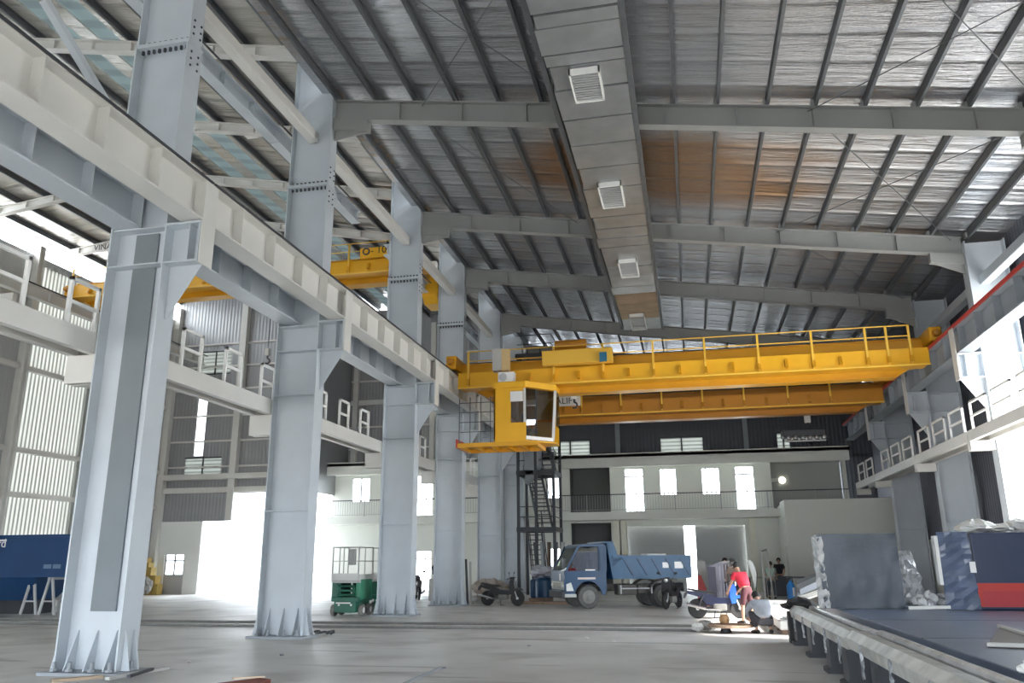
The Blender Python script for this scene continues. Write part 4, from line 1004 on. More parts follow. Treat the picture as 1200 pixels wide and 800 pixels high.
# ================================================================== motorbikes
def motorbike(name, label, loc, heading, body, seatm, rear_box=False, steer=0.0, lean=0.05):
    t = thing(name, label, 'motorbike', loc, rz=heading)
    L_ = lambda mb, n, m, par=None, sm=False: mb.build(n, m, par or t, smooth=sm, local=True)
    for n, x in (('front_wheel', 0.62), ('rear_wheel', -0.62)):
        r = 0.285
        w = L_(MB().lathe([(r-0.075,-0.035),(r-0.02,-0.045),(r,0),(r-0.02,0.045),(r-0.075,0.035)], (x,0,r), 'y', 24), n, M['black'], None, True)
        rm = MB().lathe([(r-0.1,-0.02),(r-0.07,-0.025),(r-0.07,0.025),(r-0.1,0.02)], (x,0,r), 'y', 24)
        for k in range(6):
            a_ = 2*PI*k/6; rm.bar((x,0,r), (x+(r-0.08)*math.cos(a_),0,r+(r-0.08)*math.sin(a_)), 0.02, 0.03, (0,1,0))
        rm.lathe([(0.02,-0.06),(0.05,-0.06),(0.05,0.06),(0.02,0.06)], (x,0,r), 'y', 12)
        L_(rm, 'rim', M['frame_al'], w)
    L_(MB().tube([(0.62,-0.07,0.285),(0.46,-0.07,0.72),(0.40,-0.03,0.9)], 0.022, 8).tube([(0.62,0.07,0.285),(0.46,0.07,0.72),(0.40,0.03,0.9)], 0.022, 8), 'front_fork', M['frame_al'])
    f = MB(); f.prism([(0.36,0.55),(0.85,0.60),(0.84,0.64),(0.62,0.66),(0.36,0.62)], 'y', -0.06, 0.06)
    L_(f, 'front_fender', body)
    L_(MB().prism([(0.50,0.45),(0.56,0.62),(0.50,0.95),(0.40,1.0),(0.34,0.9),(0.33,0.6),(0.38,0.42)], 'y', -0.17, 0.17), 'leg_shield', body)
    L_(MB().prism([(0.36,0.44),(0.34,0.58),(-0.1,0.60),(-0.35,0.74),(-0.9,0.80),(-0.88,0.70),(-0.5,0.60),(-0.36,0.40),(0.05,0.36)], 'y', -0.11, 0.11), 'body_panel', body)
    L_(MB().cbox(-0.16, 0.24, -0.12, 0.12, 0.22, 0.44, 0.04).lathe([(0.03,-0.14),(0.1,-0.14),(0.1,0.14),(0.03,0.14)], (0.0,0,0.3), 'y', 14), 'engine', M['tyre_side'])
    L_(MB().prism([(-0.06,0.70),(-0.12,0.78),(-0.45,0.80),(-0.85,0.87),(-0.88,0.82),(-0.4,0.72)], 'y', -0.12, 0.12), 'seat', seatm)
    hb = L_(MB().tube([(0.28,-0.34,1.0),(0.38,-0.2,1.04),(0.39,0,1.0),(0.38,0.2,1.04),(0.28,0.34,1.0)], 0.016, 8).cbox(0.34,0.52,-0.1,0.1,0.93,1.08,0.03), 'handlebar', M['dark'])
    for y in (-0.3, 0.3): L_(MB().tube([(0.36,y*0.7,1.04),(0.38,y,1.2)], 0.008, 6).ball((0.38,y*1.1,1.23), 0.015, 0.07, 0.045), 'mirror', M['dark'], hb)
    L_(MB().ball((0.52,0,0.98), 0.05, 0.08, 0.07), 'headlamp', M['lampglass'], None, True)
    L_(MB().tube([(0.0,-0.15,0.26),(-0.35,-0.17,0.27),(-0.45,-0.17,0.30)], 0.025, 8).tube([(-0.4,-0.17,0.29),(-0.95,-0.19,0.42)], [0.045,0.05], 10), 'exhaust', M['chrome'])
    L_(MB().tube([(-0.62,-0.09,0.285),(-0.45,-0.11,0.66)], 0.03, 8).tube([(-0.62,0.09,0.285),(-0.45,0.11,0.66)], 0.03, 8).bar((-0.62,0.07,0.285),(0.0,0.07,0.3),0.03,0.06), 'swing_arm', M['dark'])
    L_(MB().tube([(-0.1,0.0,0.26),(-0.12,0.16,0.0)], 0.014, 6).tube([(-0.14,0.16,0.012),(0.02,0.16,0.012)], 0.012, 6), 'stand', M['dark'])
    L_(MB().prism([(-0.85,0.80),(-0.98,0.72),(-1.02,0.58),(-0.98,0.58),(-0.9,0.70)], 'y', -0.08, 0.08), 'tail_fender', M['dark'])
    return t
navy = mat('bike_navy', (0.015,0.02,0.06), 0.35); bblue = mat('bike_blue', (0.03,0.12,0.55), 0.35); bblk = mat('bike_black', (0.018,0.018,0.022), 0.35)
p = at_z(843, 724.5)
b1 = motorbike('motorbike', 'dark blue underbone motorbike side-on beside the person in red', (p.x, p.y, 0), 0.12, navy, M['black'])
for o in b1.children:
    if o.name.startswith(('leg_shield', 'front_fender')): o.data.materials[0] = bblue
p = at_z(788, 714)
motorbike('motorbike', 'black motorbike facing the camera at the truck tail', (p.x, p.y+0.6, 0), -PI/2-0.35, bblk, M['black'])
p = at_z(589, 709.5)
motorbike('motorbike', 'black scooter parked at the foot of the dark stairs', (p.x, p.y, 0), -0.1, bblk, M['black'])
p = at_z(489, 702.5)
motorbike('motorbike', 'dark motorbike standing between the third and fourth columns', (p.x, p.y, 0), 2.0, bblk, M['black'])
# ================================================================== scissor lifts
M['green'] = mat('lift_green', (0.012,0.12,0.075), 0.45, 0, 0.08, 3); M['green_l'] = mat('lift_light_green', (0.03,0.23,0.13), 0.45, 0, 0.08, 3)
M['lift_grey'] = mat('lift_grey', (0.48,0.48,0.46), 0.6)
def scissor(label, x, y):
    t = thing('scissor_lift', label, 'scissor lift', (x, y, 0))
    P_ = lambda mb, n, m, par=None, sm=False: mb.build(n, m, par or t, smooth=sm, local=True)
    w, l = 0.47, 1.2
    for sx in (-1, 1):
        for yy in (0.3, l-0.3):
            o = P_(MB().lathe([(0.09,-0.06),(0.18,-0.06),(0.19,0),(0.18,0.06),(0.09,0.06)], (sx*(w+0.01), yy, 0.19), 'x', 20), 'wheel', M['tyre_side'], None, True)
            P_(MB().lathe([(0.02,-0.065),(0.09,-0.065),(0.09,0.065),(0.02,0.065)], (sx*(w+0.01), yy, 0.19), 'x', 14), 'hub', M['white'], o)
    P_(MB().cbox(-w+0.09, w-0.09, 0.02, l, 0.12, 0.52, 0.03).cbox(-w, w, 0.0, l, 0.46, 0.60, 0.02), 'chassis', M['green'])
    for x_ in (-0.2, 0.22): P_(MB().lathe([(0.01,-0.01),(0.035,-0.01),(0.035,0.01)], (x_, 0.01, 0.36), 'y', 10), 'lamp', M['lampglass'])
    for s in (-1, 1): P_(MB().cbox(s*w*0.62, s*(w+0.02), 0.15, l-0.1, 0.52, 1.15, 0.03), 'side_cabinet', M['green_l'] if s > 0 else M['green'])
    for k in range(3):
        z = 0.62+k*0.14; mb = MB()
        for s in (-1, 1): 
            mb.bar((s*0.27, 0.1, z), (s*0.27, l-0.15, z+0.13), 0.05, 0.09); mb.bar((s*0.22, l-0.15, z), (s*0.22, 0.1, z+0.13), 0.05, 0.09)
        mb.tube([(-0.3,0.1,z+0.04),(0.3,0.1,z+0.04)], 0.035, 8)
        P_(mb, 'scissor_arm', M['green'])
    P_(MB().cbox(-w, w, -0.05, l+0.05, 1.04, 1.12, 0.02), 'platform', M['lift_grey'])
    P_(MB().box(-w, w, -0.06, -0.03, 1.12, 1.34).box(-w, -w+0.03, -0.05, l, 1.12, 1.3).box(w-0.03, w, -0.05, l, 1.12, 1.3).box(-w,w,l,l+0.03,1.12,1.3), 'toe_board', mat('lift_pale', (0.62,0.62,0.60), 0.6))
    for (a_, b_) in (((-w+0.02,-0.04),(w-0.02,-0.04)), ((w-0.02,-0.04),(w-0.02,l)), ((-w+0.02,-0.04),(-w+0.02,l)), ((-w+0.02,l),(w-0.02,l))):
        mb = MB()
        for z in (1.72, 2.16): mb.tube([(a_[0],a_[1],z),(b_[0],b_[1],z)], 0.018, 6)
        for q in (0, 0.42, 1.0):
            x_, y_ = a_[0]+(b_[0]-a_[0])*q, a_[1]+(b_[1]-a_[1])*q; mb.tube([(x_,y_,1.12),(x_,y_,2.16)], 0.018, 6)
        P_(mb, 'guard_rail', M['lift_grey'])
    P_(MB().cbox(0.12, 0.34, -0.12, 0.02, 1.6, 2.1, 0.03), 'control_box', mat('lift_box', (0.30,0.30,0.29), 0.6))
    P_(MB().box(-0.3, 0.2, -0.01, 0.0, 0.40, 0.44), 'name_strip', M['white'])
    return t
p = at_z(403, 722.5)
scissor('green scissor lift facing the camera beside the third column', p.x, p.y)
scissor('second green scissor lift half hidden behind the third column', p.x+0.62, p.y+1.9)
# ================================================================== blue hopper on trestles
t = thing('blue_hopper', 'big dark blue steel hopper with white lettering beside the first column', 'hopper', (-22.5, 25.6, 0))
hm = mat('hopper_blue', (0.008,0.055,0.16), 0.4, 0, 0.08, 0.8)
a = at_y(-60, 620, 25); b = at_y(91, 676, 25)
x0, x1 = a.x, b.x; z0, z1 = b.z, at_y(60, 626, 25).z
m_ = MB().box(x0, x1, 25, 27.2, z0, z1).box(x0-0.03, x1+0.03, 24.95, 27.25, z1-0.08, z1)
xm1, xm0 = at_y(42, 677, 25).x, at_y(22, 702, 25).x; zl0 = at_y(10, 704, 25).z
m_.add([(x0,25,z0),(xm1,25,z0),(xm1,27.2,z0),(x0,27.2,z0),(x0,25.5,zl0),(xm0,25.5,zl0),(xm0,26.7,zl0),(x0,26.7,zl0)], [(0,1,2,3),(7,6,5,4),(0,4,5,1),(1,5,6,2),(2,6,7,3),(3,7,4,0)])
m_.build('bin', hm, t)
letters('rd', 0.42, M['wletter'], t, (at_y(-4,641,24.99).x, 24.99, at_y(0,641,24.99).z), (PI/2, 0, 0), 'white_lettering')
MB().box(at_y(0,632,25).x-0.6, at_y(8,632,25).x, 24.985, 25, at_y(0,634,25).z, at_y(0,632,25).z).build('white_line', M['wletter'], t)
for (pa, pb) in ((51,60),(62,71)): MB().box(at_y(pa,665,25).x, at_y(pb,665,25).x, 24.985, 25, at_y(60,666,25).z, at_y(60,661,25).z).build('small_plate', mat('faded_plate', (0.16,0.24,0.36), 0.6), t)
MB().box(x0, xm0, 25.6, 26.6, 0.0, zl0).build('support_block', M['dark'], t)
# trestles beside it carry its free end
for i, px in enumerate((57, 78)):
    tx = at_y(px, 690, 26).x
    o = MB(); zt_ = z0-0.01
    for yy in (25.2, 26.9):
        for s in (-1, 1): o.bar((tx+s*0.32, yy, 0.0), (tx+s*0.05, yy, zt_), 0.07, 0.07)
        o.bar((tx-0.2, yy, 0.45), (tx+0.2, yy, 0.45), 0.05, 0.05)
    o.bar((tx, 25.1, zt_-0.04), (tx, 27.0, zt_-0.04), 0.12, 0.08)
    tag(o.build('trestle', mat('trestle_grey_%d' % i, (0.55,0.56,0.57), 0.5)), ['pale grey trestle under the blue hopper, farther from the column', 'pale grey trestle under the blue hopper, next to the column'][i], 'trestle')
p = at_z(46, 704); 
o = MB().box(p.x-0.9, p.x+0.75, p.y, p.y+0.06, 0.0, 0.95).build('rusty_sheet', mat('rust_sheet', (0.22,0.085,0.06), 0.8, 0, 0.2, 2)); tag(o, 'rust red steel sheet standing behind the trestles of the blue hopper', 'steel sheet')
for i in range(5):
    x = p.x-1.2+i*0.6
    o = MB().obox((x, p.y-1.2-0.45*(i % 2), 0.06), 0.95, 0.16, 0.12, Matrix.Rotation(0.12*i-0.25, 3, 'Z')).build('steel_offcut', M['lift_grey']); tag(o, 'pale steel offcut lying on the floor under the blue hopper trestles', 'offcut', 'offcuts under the trestles')
for i in range(3):
    q = at_z(2+10*i, 713-0.5*i)
    o = MB().cbox(q.x-0.14, q.x+0.14, q.y, q.y+0.4, 0, 0.16, 0.02).build('yellow_block', mat('yellow_block_%d' % i, (0.55,0.36,0.06), 0.6)); tag(o, 'small yellow block on the floor under the blue hopper', 'block', 'yellow blocks under the hopper')
# ================================================================== people: skinned skeletons with clothes as children
def skin(name, J, E_, m, parent, root, sub=2, local=True):
    names = list(J); idx = {k: i for i, k in enumerate(names)}
    me = bpy.data.meshes.new(name); me.from_pydata([J[k][:3] for k in names], [(idx[a], idx[b]) for a, b in E_], [])
    o = bpy.data.objects.new(name, me); COL.objects.link(o); o.parent = parent
    o.modifiers.new('skin', 'SKIN'); sm = o.modifiers.new('sub', 'SUBSURF'); sm.levels = sub; sm.render_levels = sub
    sv = me.skin_vertices[0].data
    for k in names:
        r = J[k][3]; sv[idx[k]].radius = r if isinstance(r, tuple) else (r, r); sv[idx[k]].use_root = (k == root)
    # bake to a plain mesh
    dg = bpy.context.evaluated_depsgraph_get(); me2 = bpy.data.meshes.new_from_object(o.evaluated_get(dg)); me2.name = name
    o.modifiers.clear(); o.data = me2; bpy.data.meshes.remove(me)
    me2.materials.clear(); me2.materials.append(m)
    for p in me2.polygons: p.use_smooth = True
    return o
SKINC = mat('skin_tone', (0.42,0.25,0.17), 0.6); HAIR = mat('black_hair', (0.012,0.011,0.011), 0.7)
def person(label, loc, heading, J, shirt, pants, sleeves=True, shorts=False, hat=None, scale=1.0):
    """J: joints in a local frame, x forward, y to the person's left, z up"""
    t = thing('person', label, 'person', loc, rz=heading); t.scale = (scale,)*3
    V_ = {k: Vector(v) for k, v in J.items()}
    R_ = dict(pelvis=0.12, waist=0.115, chest=0.135, neck=0.05, head0=0.065, head=0.098, head1=0.075)
    B = {}
    for k in ('pelvis','waist','chest','neck'): B[k] = (*V_[k], R_[k]*0.85 if k != 'chest' else (0.12, 0.085))
    up = (V_['head'] - V_['neck']).normalized()
    B['jaw'] = (*(V_['neck']*0.45 + V_['head']*0.55), 0.07); B['head'] = (*V_['head'], (0.085, 0.098)); B['crown'] = (*(V_['head'] + up*0.09), 0.06)
    ed = [('pelvis','waist'),('waist','chest'),('chest','neck'),('neck','jaw'),('jaw','head'),('head','crown')]
    for s in 'lr':
        sh, el, wr, hp, kn, an, toe = (V_[q+s] for q in ('sh','el','wr','hip','kn','an','toe'))
        B['sh'+s] = (*sh, 0.052); B['el'+s] = (*el, 0.042); B['wr'+s] = (*wr, 0.03)
        d = (wr-el).normalized(); palm = wr + d*0.08; B['pm'+s] = (*palm, (0.04, 0.022))
        ed += [('chest','sh'+s),('sh'+s,'el'+s),('el'+s,'wr'+s),('wr'+s,'pm'+s)]
        B['hip'+s] = (*hp, 0.085); B['th'+s] = (*(hp*0.55+kn*0.45), 0.078); B['kn'+s] = (*kn, 0.056); B['ca'+s] = (*(kn*0.65+an*0.35), 0.055); B['an'+s] = (*an, 0.036); B['toe'+s] = (*toe, (0.045, 0.028))
        ed += [('pelvis','hip'+s),('hip'+s,'th'+s),('th'+s,'kn'+s),('kn'+s,'ca'+s),('ca'+s,'an'+s),('an'+s,'toe'+s)]
    body = skin('body', B, ed, SKINC, t, 'pelvis')
    # fingers and thumb, each a short tapered chain rooted in the palm
    fm = MB()
    for s in 'lr':
        wr = V_['wr'+s]; d = (wr - V_['el'+s]).normalized(); side = d.cross(Vector((0,0,1)));
        if side.length < 0.1: side = Vector((0,1,0))
        side.normalize(); nr = side.cross(d)
        base = wr + d*0.10
        for k, ln in enumerate((0.068, 0.078, 0.073, 0.058)):
            b0 = base + side*(-0.03 + 0.02*k); fm.tube([b0 - d*0.02, b0 + d*ln*0.5 - nr*0.006, b0 + d*ln*0.85 - nr*0.028], [0.010, 0.009, 0.007], 6)
        fm.tube([wr + d*0.03 - side*0.03, wr + d*0.06 - side*0.055, wr + d*0.10 - side*0.06], [0.012, 0.010, 0.008], 6)
    fm.build('fingers', SKINC, t, True, True)
    # face
    fwd = Vector(J['look']).normalized(); left = up.cross(fwd).normalized(); h = V_['head']
    f = MB().tube([h+fwd*0.095+up*0.015, h+fwd*0.118-up*0.02], [0.009, 0.015], 6)
    for s in (-1, 1): f.ball(h+left*0.09*s, 0.016, 0.03, 0.034, 8, 6)
    f.build('nose_and_ears', SKINC, t, True, True)
    f = MB()
    for s in (-1, 1): f.ball(h+fwd*0.088+left*0.034*s+up*0.02, 0.012, 0.012, 0.010, 8, 6)
    f.ball(h+fwd*0.086-up*0.05, 0.010, 0.022, 0.006, 8, 6)
    f.build('eyes_and_mouth', HAIR, t, True, True)
    hm = MB(); hm.ball((0,0,0), 0.104, 0.104, 0.108, 16, 10)
    hm.v = [h + up*0.03 - fwd*0.016 + p for p in hm.v]
    hm.v = [p if (p-h).dot(fwd) < 0.055 or (p-h).dot(up) > 0.06 else p - fwd*((p-h).dot(fwd)-0.055) for p in hm.v]
    hm.build('hair', HAIR, t, True, True)
    if hat is not None:
        c = h + up*0.09
        q = MB().ball((0,0,0), 0.115, 0.115, 0.075, 14, 8); q.v = [c + p for p in q.v]
        q.add([c+fwd*0.08+left*0.08-up*0.01, c+fwd*0.2+left*0.06-up*0.02, c+fwd*0.2-left*0.06-up*0.02, c+fwd*0.08-left*0.08-up*0.01, c+fwd*0.08+left*0.08+up*0.002, c+fwd*0.2+left*0.06-up*0.008, c+fwd*0.2-left*0.06-up*0.008, c+fwd*0.08-left*0.08+up*0.002],[(0,1,2,3),(7,6,5,4),(0,4,5,1),(1,5,6,2),(2,6,7,3),(3,7,4,0)])
        q.build('cap', hat, t, True, True)
    # shirt
    S_ = {}; e2 = []
    S_['pelvis'] = (*(V_['pelvis']*0.75+V_['waist']*0.25), (0.165, 0.155)); S_['waist'] = (*V_['waist'], (0.165,0.155)); S_['chest'] = (*V_['chest'], (0.20,0.17)); S_['neck'] = (*(V_['chest']*0.30+V_['neck']*0.70), 0.085)
    e2 = [('pelvis','waist'),('waist','chest'),('chest','neck')]
    for s in 'lr':
        S_['sh'+s] = (*V_['sh'+s], 0.09); S_['sl'+s] = (*(V_['sh'+s]*0.4+V_['el'+s]*0.6), 0.072); e2 += [('chest','sh'+s),('sh'+s,'sl'+s)]
        if sleeves == 'long':
            S_['el'+s] = (*V_['el'+s], 0.058); S_['wr'+s] = (*(V_['el'+s]*0.15+V_['wr'+s]*0.85), 0.045); e2 += [('sl'+s,'el'+s),('el'+s,'wr'+s)]
    skin('shirt', S_, e2, shirt, t, 'pelvis')
    Pn = {'pelvis': (*V_['pelvis'], (0.15,0.135)), 'belt': (*(V_['pelvis']*0.6+V_['waist']*0.4), (0.14,0.125))}; e3 = [('belt','pelvis')]
    for s in 'lr':
        Pn['hip'+s] = (*V_['hip'+s], 0.105); Pn['th'+s] = (*(V_['hip'+s]*0.5+V_['kn'+s]*0.5), 0.098); Pn['kn'+s] = (*V_['kn'+s], 0.075); e3 += [('pelvis','hip'+s),('hip'+s,'th'+s),('th'+s,'kn'+s)]
        if not shorts:
            Pn['an'+s] = (*(V_['kn'+s]*0.1+V_['an'+s]*0.9), 0.055); e3 += [('kn'+s,'an'+s)]
    skin('trousers', Pn, e3, pants, t, 'pelvis')
    for s in 'lr':
        an, toe = V_['an'+s], V_['toe'+s]; d = (toe-an); d.z = 0; d.normalize()
        q = MB().tube([an - d*0.05 + Vector((0,0,-an.z+0.045)), an + d*0.08 + Vector((0,0,-an.z+0.045)), an + d*0.2 + Vector((0,0,-an.z+0.03))], [0.046, 0.046, 0.03], 8)
        q.build('shoe', HAIR, t, True, True)
    return t
def stand(bend=0.0, turn=0.0, arm=0.25, step=0.0):
    c, s = math.sin(bend), math.cos(bend)
    up = lambda d: (d*c, 0, 0.9 + d*s)
    J = dict(pelvis=(0,0,0.92), waist=up(0.16), chest=up(0.40), neck=up(0.55))
    hd = Vector(up(0.55)) + Vector((math.sin(bend*1.1)*0.17+0.02, 0, math.cos(bend*1.1)*0.17)); J['head'] = tuple(hd); J['look'] = (math.cos(bend*0.8), 0, -math.sin(bend*0.8))
    sh = Vector(up(0.48))
    for q, y in (('l', 1), ('r', -1)):
        J['sh'+q] = (sh.x, y*0.185, sh.z)
        el = sh + Vector((0.06+0.12*math.sin(bend), 0, -0.28)); J['el'+q] = (el.x, y*0.25, el.z)
        J['wr'+q] = (el.x+arm, y*0.2, el.z-0.22+arm*0.35)
        J['hip'+q] = (0, y*0.095, 0.88); st = step*y
        J['kn'+q] = (0.04+st*0.5, y*0.1, 0.49); J['an'+q] = (st, y*0.11, 0.08); J['toe'+q] = (0.15+st, y*0.13, 0.035)
    return J
def squat():
    J = dict(pelvis=(-0.12,0,0.27), waist=(-0.05,0,0.40), chest=(0.11,0,0.60), neck=(0.22,0,0.70), head=(0.33,0,0.80), look=(0.8,0,-0.6))
    for q, y in (('l', 1), ('r', -1)):
        J['sh'+q] = (0.14, y*0.19, 0.66); J['el'+q] = (0.33, y*0.26, 0.46); J['wr'+q] = (0.52, y*0.14, 0.32)
        J['hip'+q] = (-0.10, y*0.11, 0.26); J['kn'+q] = (0.25, y*0.2, 0.46); J['an'+q] = (0.0, y*0.17, 0.08); J['toe'+q] = (0.15, y*0.21, 0.035)
    return J
cl = lambda n, c: mat(n, c, 0.85, 0, 0.08, 12)
p = at_z(878, 731)
person('person in red shirt and maroon shorts bending forward beside the blue motorbike', (p.x, p.y, 0), PI*0.72, stand(0.5, 0, 0.16, 0.10), cl('red_cloth', (0.62,0.03,0.06)), cl('maroon_cloth', (0.10,0.035,0.045)), True, True, cl('grey_cap', (0.16,0.15,0.15)), 0.98)
p = at_z(896, 742)
person('person in pale grey long-sleeved shirt squatting at the round wooden board', (p.x, p.y, 0), PI*0.60, squat(), cl('pale_grey_cloth', (0.30,0.32,0.36)), cl('dark_cloth', (0.05,0.05,0.06)), 'long', False, None, 1.02)
p = at_z(916, 695.5)
person('person in dark clothes standing at the doorway of the annex block', (p.x-0.1, p.y-1.0, 0), -PI*0.55, stand(0.05, 0, 0.3), cl('black_cloth', (0.02,0.02,0.025)), cl('dark_grey_cloth', (0.06,0.055,0.06)), True, True)
p = at_y(902, 668, 38.5)
person('person in pale green shirt with back turned near the thin gate frame', (p.x, 38.5, 0), PI*0.4, stand(0.25, 0, 0.25), cl('pale_green_cloth', (0.42,0.55,0.48)), cl('slate_cloth', (0.05,0.06,0.07)), True, False, None, 0.92)
p = at_y(849, 655, 34.2)
person('person with black hair standing behind the stacked window frames', (p.x, 34.2, 0), -PI*0.5, stand(0.05, 0, 0.25), cl('mauve_cloth', (0.24,0.19,0.20)), cl('navy_cloth', (0.02,0.025,0.06)), True, False)
p = at_y(859, 657, 33.2)
person('person in tan top between the stacked frames and the person in red', (p.x, 33.2, 0), -PI*0.6, stand(0.1, 0, 0.25), cl('tan_cloth', (0.33,0.24,0.19)), cl('dusk_cloth', (0.03,0.035,0.06)), True, False, cl('olive_cap', (0.10,0.10,0.09)), 0.98)
# ================================================================== floor tracks
for i, (ya, yb, lab) in enumerate([(731.5, 732.5, 'farther of the two dark steel rails crossing the floor'), (736.5, 737.5, 'nearer of the two dark steel rails crossing the floor')]):
    a = at_z(0, ya+0.8); b = at_z(816, yb)
    y0 = at_z(330, ya).y; y1 = at_z(815, yb).y; y = (y0+y1)/2
    t = thing('floor_rail', lab, 'rail', (-12, y, 0))
    MB().box(-30, 0.0, y-0.05, y+0.05, 0.0, 0.012).build('flange', M['dark'], t)
    MB().box(-30, 0.0, y-0.02, y+0.02, 0.012, 0.06).build('head', M['tyre_side'], t)
# ================================================================== round board with basket, litter
p = at_z(857, 741)
t = thing('round_board', 'low round wooden board on a stub in front of the blue motorbike', 'board', (p.x, p.y, 0))
wood = mat('worn_wood', (0.30,0.21,0.15), 0.75, 0, 0.25, 6)
MB().lathe([(0.1,0.13),(0.52,0.13),(0.53,0.15),(0.52,0.19),(0.1,0.19)], (p.x, p.y, 0), 'z', 28).build('disc', wood, t)
MB().lathe([(0.14,0.0),(0.1,0.13)], (p.x-0.12, p.y, 0), 'z', 14).build('stub', M['dark'], t)
q = (p.x-0.14, p.y+0.05, 0.19)
t = thing('clay_pot', 'small tan round pot standing on the round wooden board', 'pot', q)
MB().lathe([(0.05,0),(0.10,0.02),(0.125,0.09),(0.11,0.17),(0.085,0.2),(0.095,0.22),(0.08,0.22),(0.07,0.19)], q, 'z', 20).build('body', mat('tan_clay', (0.55,0.33,0.17), 0.7, 0, 0.15, 8), t, True)
MB().tube([(q[0]-0.08,q[1],q[2]+0.2),(q[0]-0.05,q[1],q[2]+0.28),(q[0]+0.05,q[1],q[2]+0.28),(q[0]+0.08,q[1],q[2]+0.2)], 0.008, 6).build('handle', M['dark'], t)
random.seed(11)
def crumple(cx, cy, z0, rx, ry, rz, seed, n=14, m=9):
    random.seed(seed); mb = MB().ball((0,0,0), rx, ry, rz, n, m)
    mb.v = [Vector((cx, cy, z0+rz)) + p*(0.65+0.55*random.random()) for p in mb.v]
    zmin = min(p.z for p in mb.v); mb.v = [p - Vector((0,0,zmin-z0)) for p in mb.v]
    return mb
wrapm = mat('crumpled_white_wrap', (0.72,0.72,0.70), 0.35)
for i, (px, py, r, lab) in enumerate([(818, 740, 0.16, 'crumpled white wrapping at the end of the floor rails'), (827, 739, 0.2, 'larger grey rag heap against the round wooden board'), (836, 738, 0.14, 'small pale rag heap touching the round wooden board')]):
    p = at_z(px, py)
    o = crumple(p.x, p.y, 0, r, r*0.8, r*0.6, 20+i).build('rag_heap' if i else 'wrapping', wrapm if i != 1 else mat('grey_rag', (0.36,0.34,0.32), 0.9)); tag(o, lab, 'rag' if i else 'wrapping')
# floor scraps in the foreground
p = at_z(302, 799)
t = thing('broken_board', 'reddish brown broken board with pale edge at the bottom of the picture', 'board', (p.x, p.y-0.3, 0))
MB().prism([(p.x-0.35,p.y-0.5),(p.x+0.28,p.y-0.5),(p.x+0.22,p.y-0.02),(p.x-0.02,p.y+0.06)], 'z', 0.0, 0.05).build('panel', mat('red_brown_board', (0.20,0.05,0.035), 0.8), t)
MB().prism([(p.x-0.35,p.y-0.12),(p.x-0.02,p.y+0.06),(p.x+0.06,p.y+0.10),(p.x-0.30,p.y-0.16)], 'z', 0.05, 0.075).build('pale_strip', mat('pale_wood', (0.62,0.50,0.38), 0.8), t)
for i, (pa, pb, w, m_, lab) in enumerate([((60,799),(120,794),0.16,'tan','tan plank lying flat before the foot of the closest column'), ((125,799),(196,786),0.09,'grey','grey steel bar lying before the foot of the closest column'), ((150,799),(178,790),0.05,'dark','short dark bar beside the grey steel bar on the floor')]):
    a = at_z(*pa); b = at_z(*pb)
    o = MB().bar((a.x,a.y,0.02+0.03*i),(b.x,b.y,0.02+0.03*i), w, 0.04).build('steel_bar' if i else 'plank', {'tan': mat('tan_plank', (0.42,0.33,0.24), 0.85), 'grey': M['lift_grey'], 'dark': M['dark']}[m_]); tag(o, lab, 'bar' if i else 'plank')
p = at_z(380, 744)
t = thing('cable_pile', 'dark tangled cable heap at the foot of the second column', 'cable', (p.x, p.y, 0))
random.seed(5); pts = [(p.x-0.28+0.56*k/9, p.y+random.uniform(-0.12,0.12), random.uniform(0.03,0.09)) for k in range(10)]
MB().tube(pts, 0.03, 6).build('cable', M['dark'], t)
MB().bar((p.x-0.25,p.y+0.05,0.03),(p.x-0.02,p.y+0.6,0.06),0.04,0.03).build('lever', M['dark'], t)
a = at_z(478, 800); b = at_z(517, 783)
o = MB().bar((a.x,a.y-0.6,0.015),(b.x,b.y,0.015),0.03,0.03).build('steel_rod', M['steel_dk']); tag(o, 'thin grey rod lying alone on the open floor at the bottom of the picture', 'rod')
for i, (px, py) in enumerate([(222,776),(620,757),(720,752),(520,783),(688,748),(330,768)]):
    p = at_z(px, py); o = crumple(p.x, p.y, 0, 0.05, 0.04, 0.015, 200+i, 8, 5).build('floor_crumb', wrapm if i % 2 == 0 else M['steel_dk']); tag(o, 'tiny scrap lying on the open concrete floor', 'scrap', 'scraps on the open floor')
# ================================================================== stuff along the column row
p = at_z(507, 704); p.x += 0.25; p.y += 0.3
t = thing('tool_crate', 'grey crate heaped with dark rags before the annex door', 'crate', (p.x, p.y, 0))
MB().cbox(p.x-0.55, p.x+0.45, p.y, p.y+0.8, 0, 0.95, 0.03).build('box', M['lift_grey'], t)
crumple(p.x, p.y+0.4, 0.94, 0.5, 0.35, 0.35, 31).build('rag_heap', mat('dark_rag', (0.05,0.05,0.05), 0.9), t)
for i, (pa, pt, lab) in enumerate([((548,708),(546,655),'dark steel pipe leaning on the fourth column'), ((551.5,708),(551,658),'pale steel pipe leaning on the fourth column beside the dark one')]):
    a = at_z(*pa); b = at_y(pt[0], pt[1], a.y+0.15)
    o = MB().tube([(a.x,a.y,0.0),(b.x,b.y,b.z)], 0.05, 8).build('leaning_pipe', M['dark'] if i == 0 else M['lift_grey']); tag(o, lab, 'pipe')
p = at_z(562, 706)
t = thing('covered_heap', 'tan plastic sheet heap behind the black scooter', 'heap', (p.x, p.y+1.0, 0))
crumple(p.x+0.2, p.y+1.0, 0, 0.85, 0.5, 0.45, 41, 18, 10).build('sheet', mat('tan_sheet', (0.42,0.37,0.33), 0.5, 0, 0.1, 3), t)
crumple(p.x-0.45, p.y+0.4, 0, 0.25, 0.2, 0.2, 42).build('white_scrap', wrapm, t)
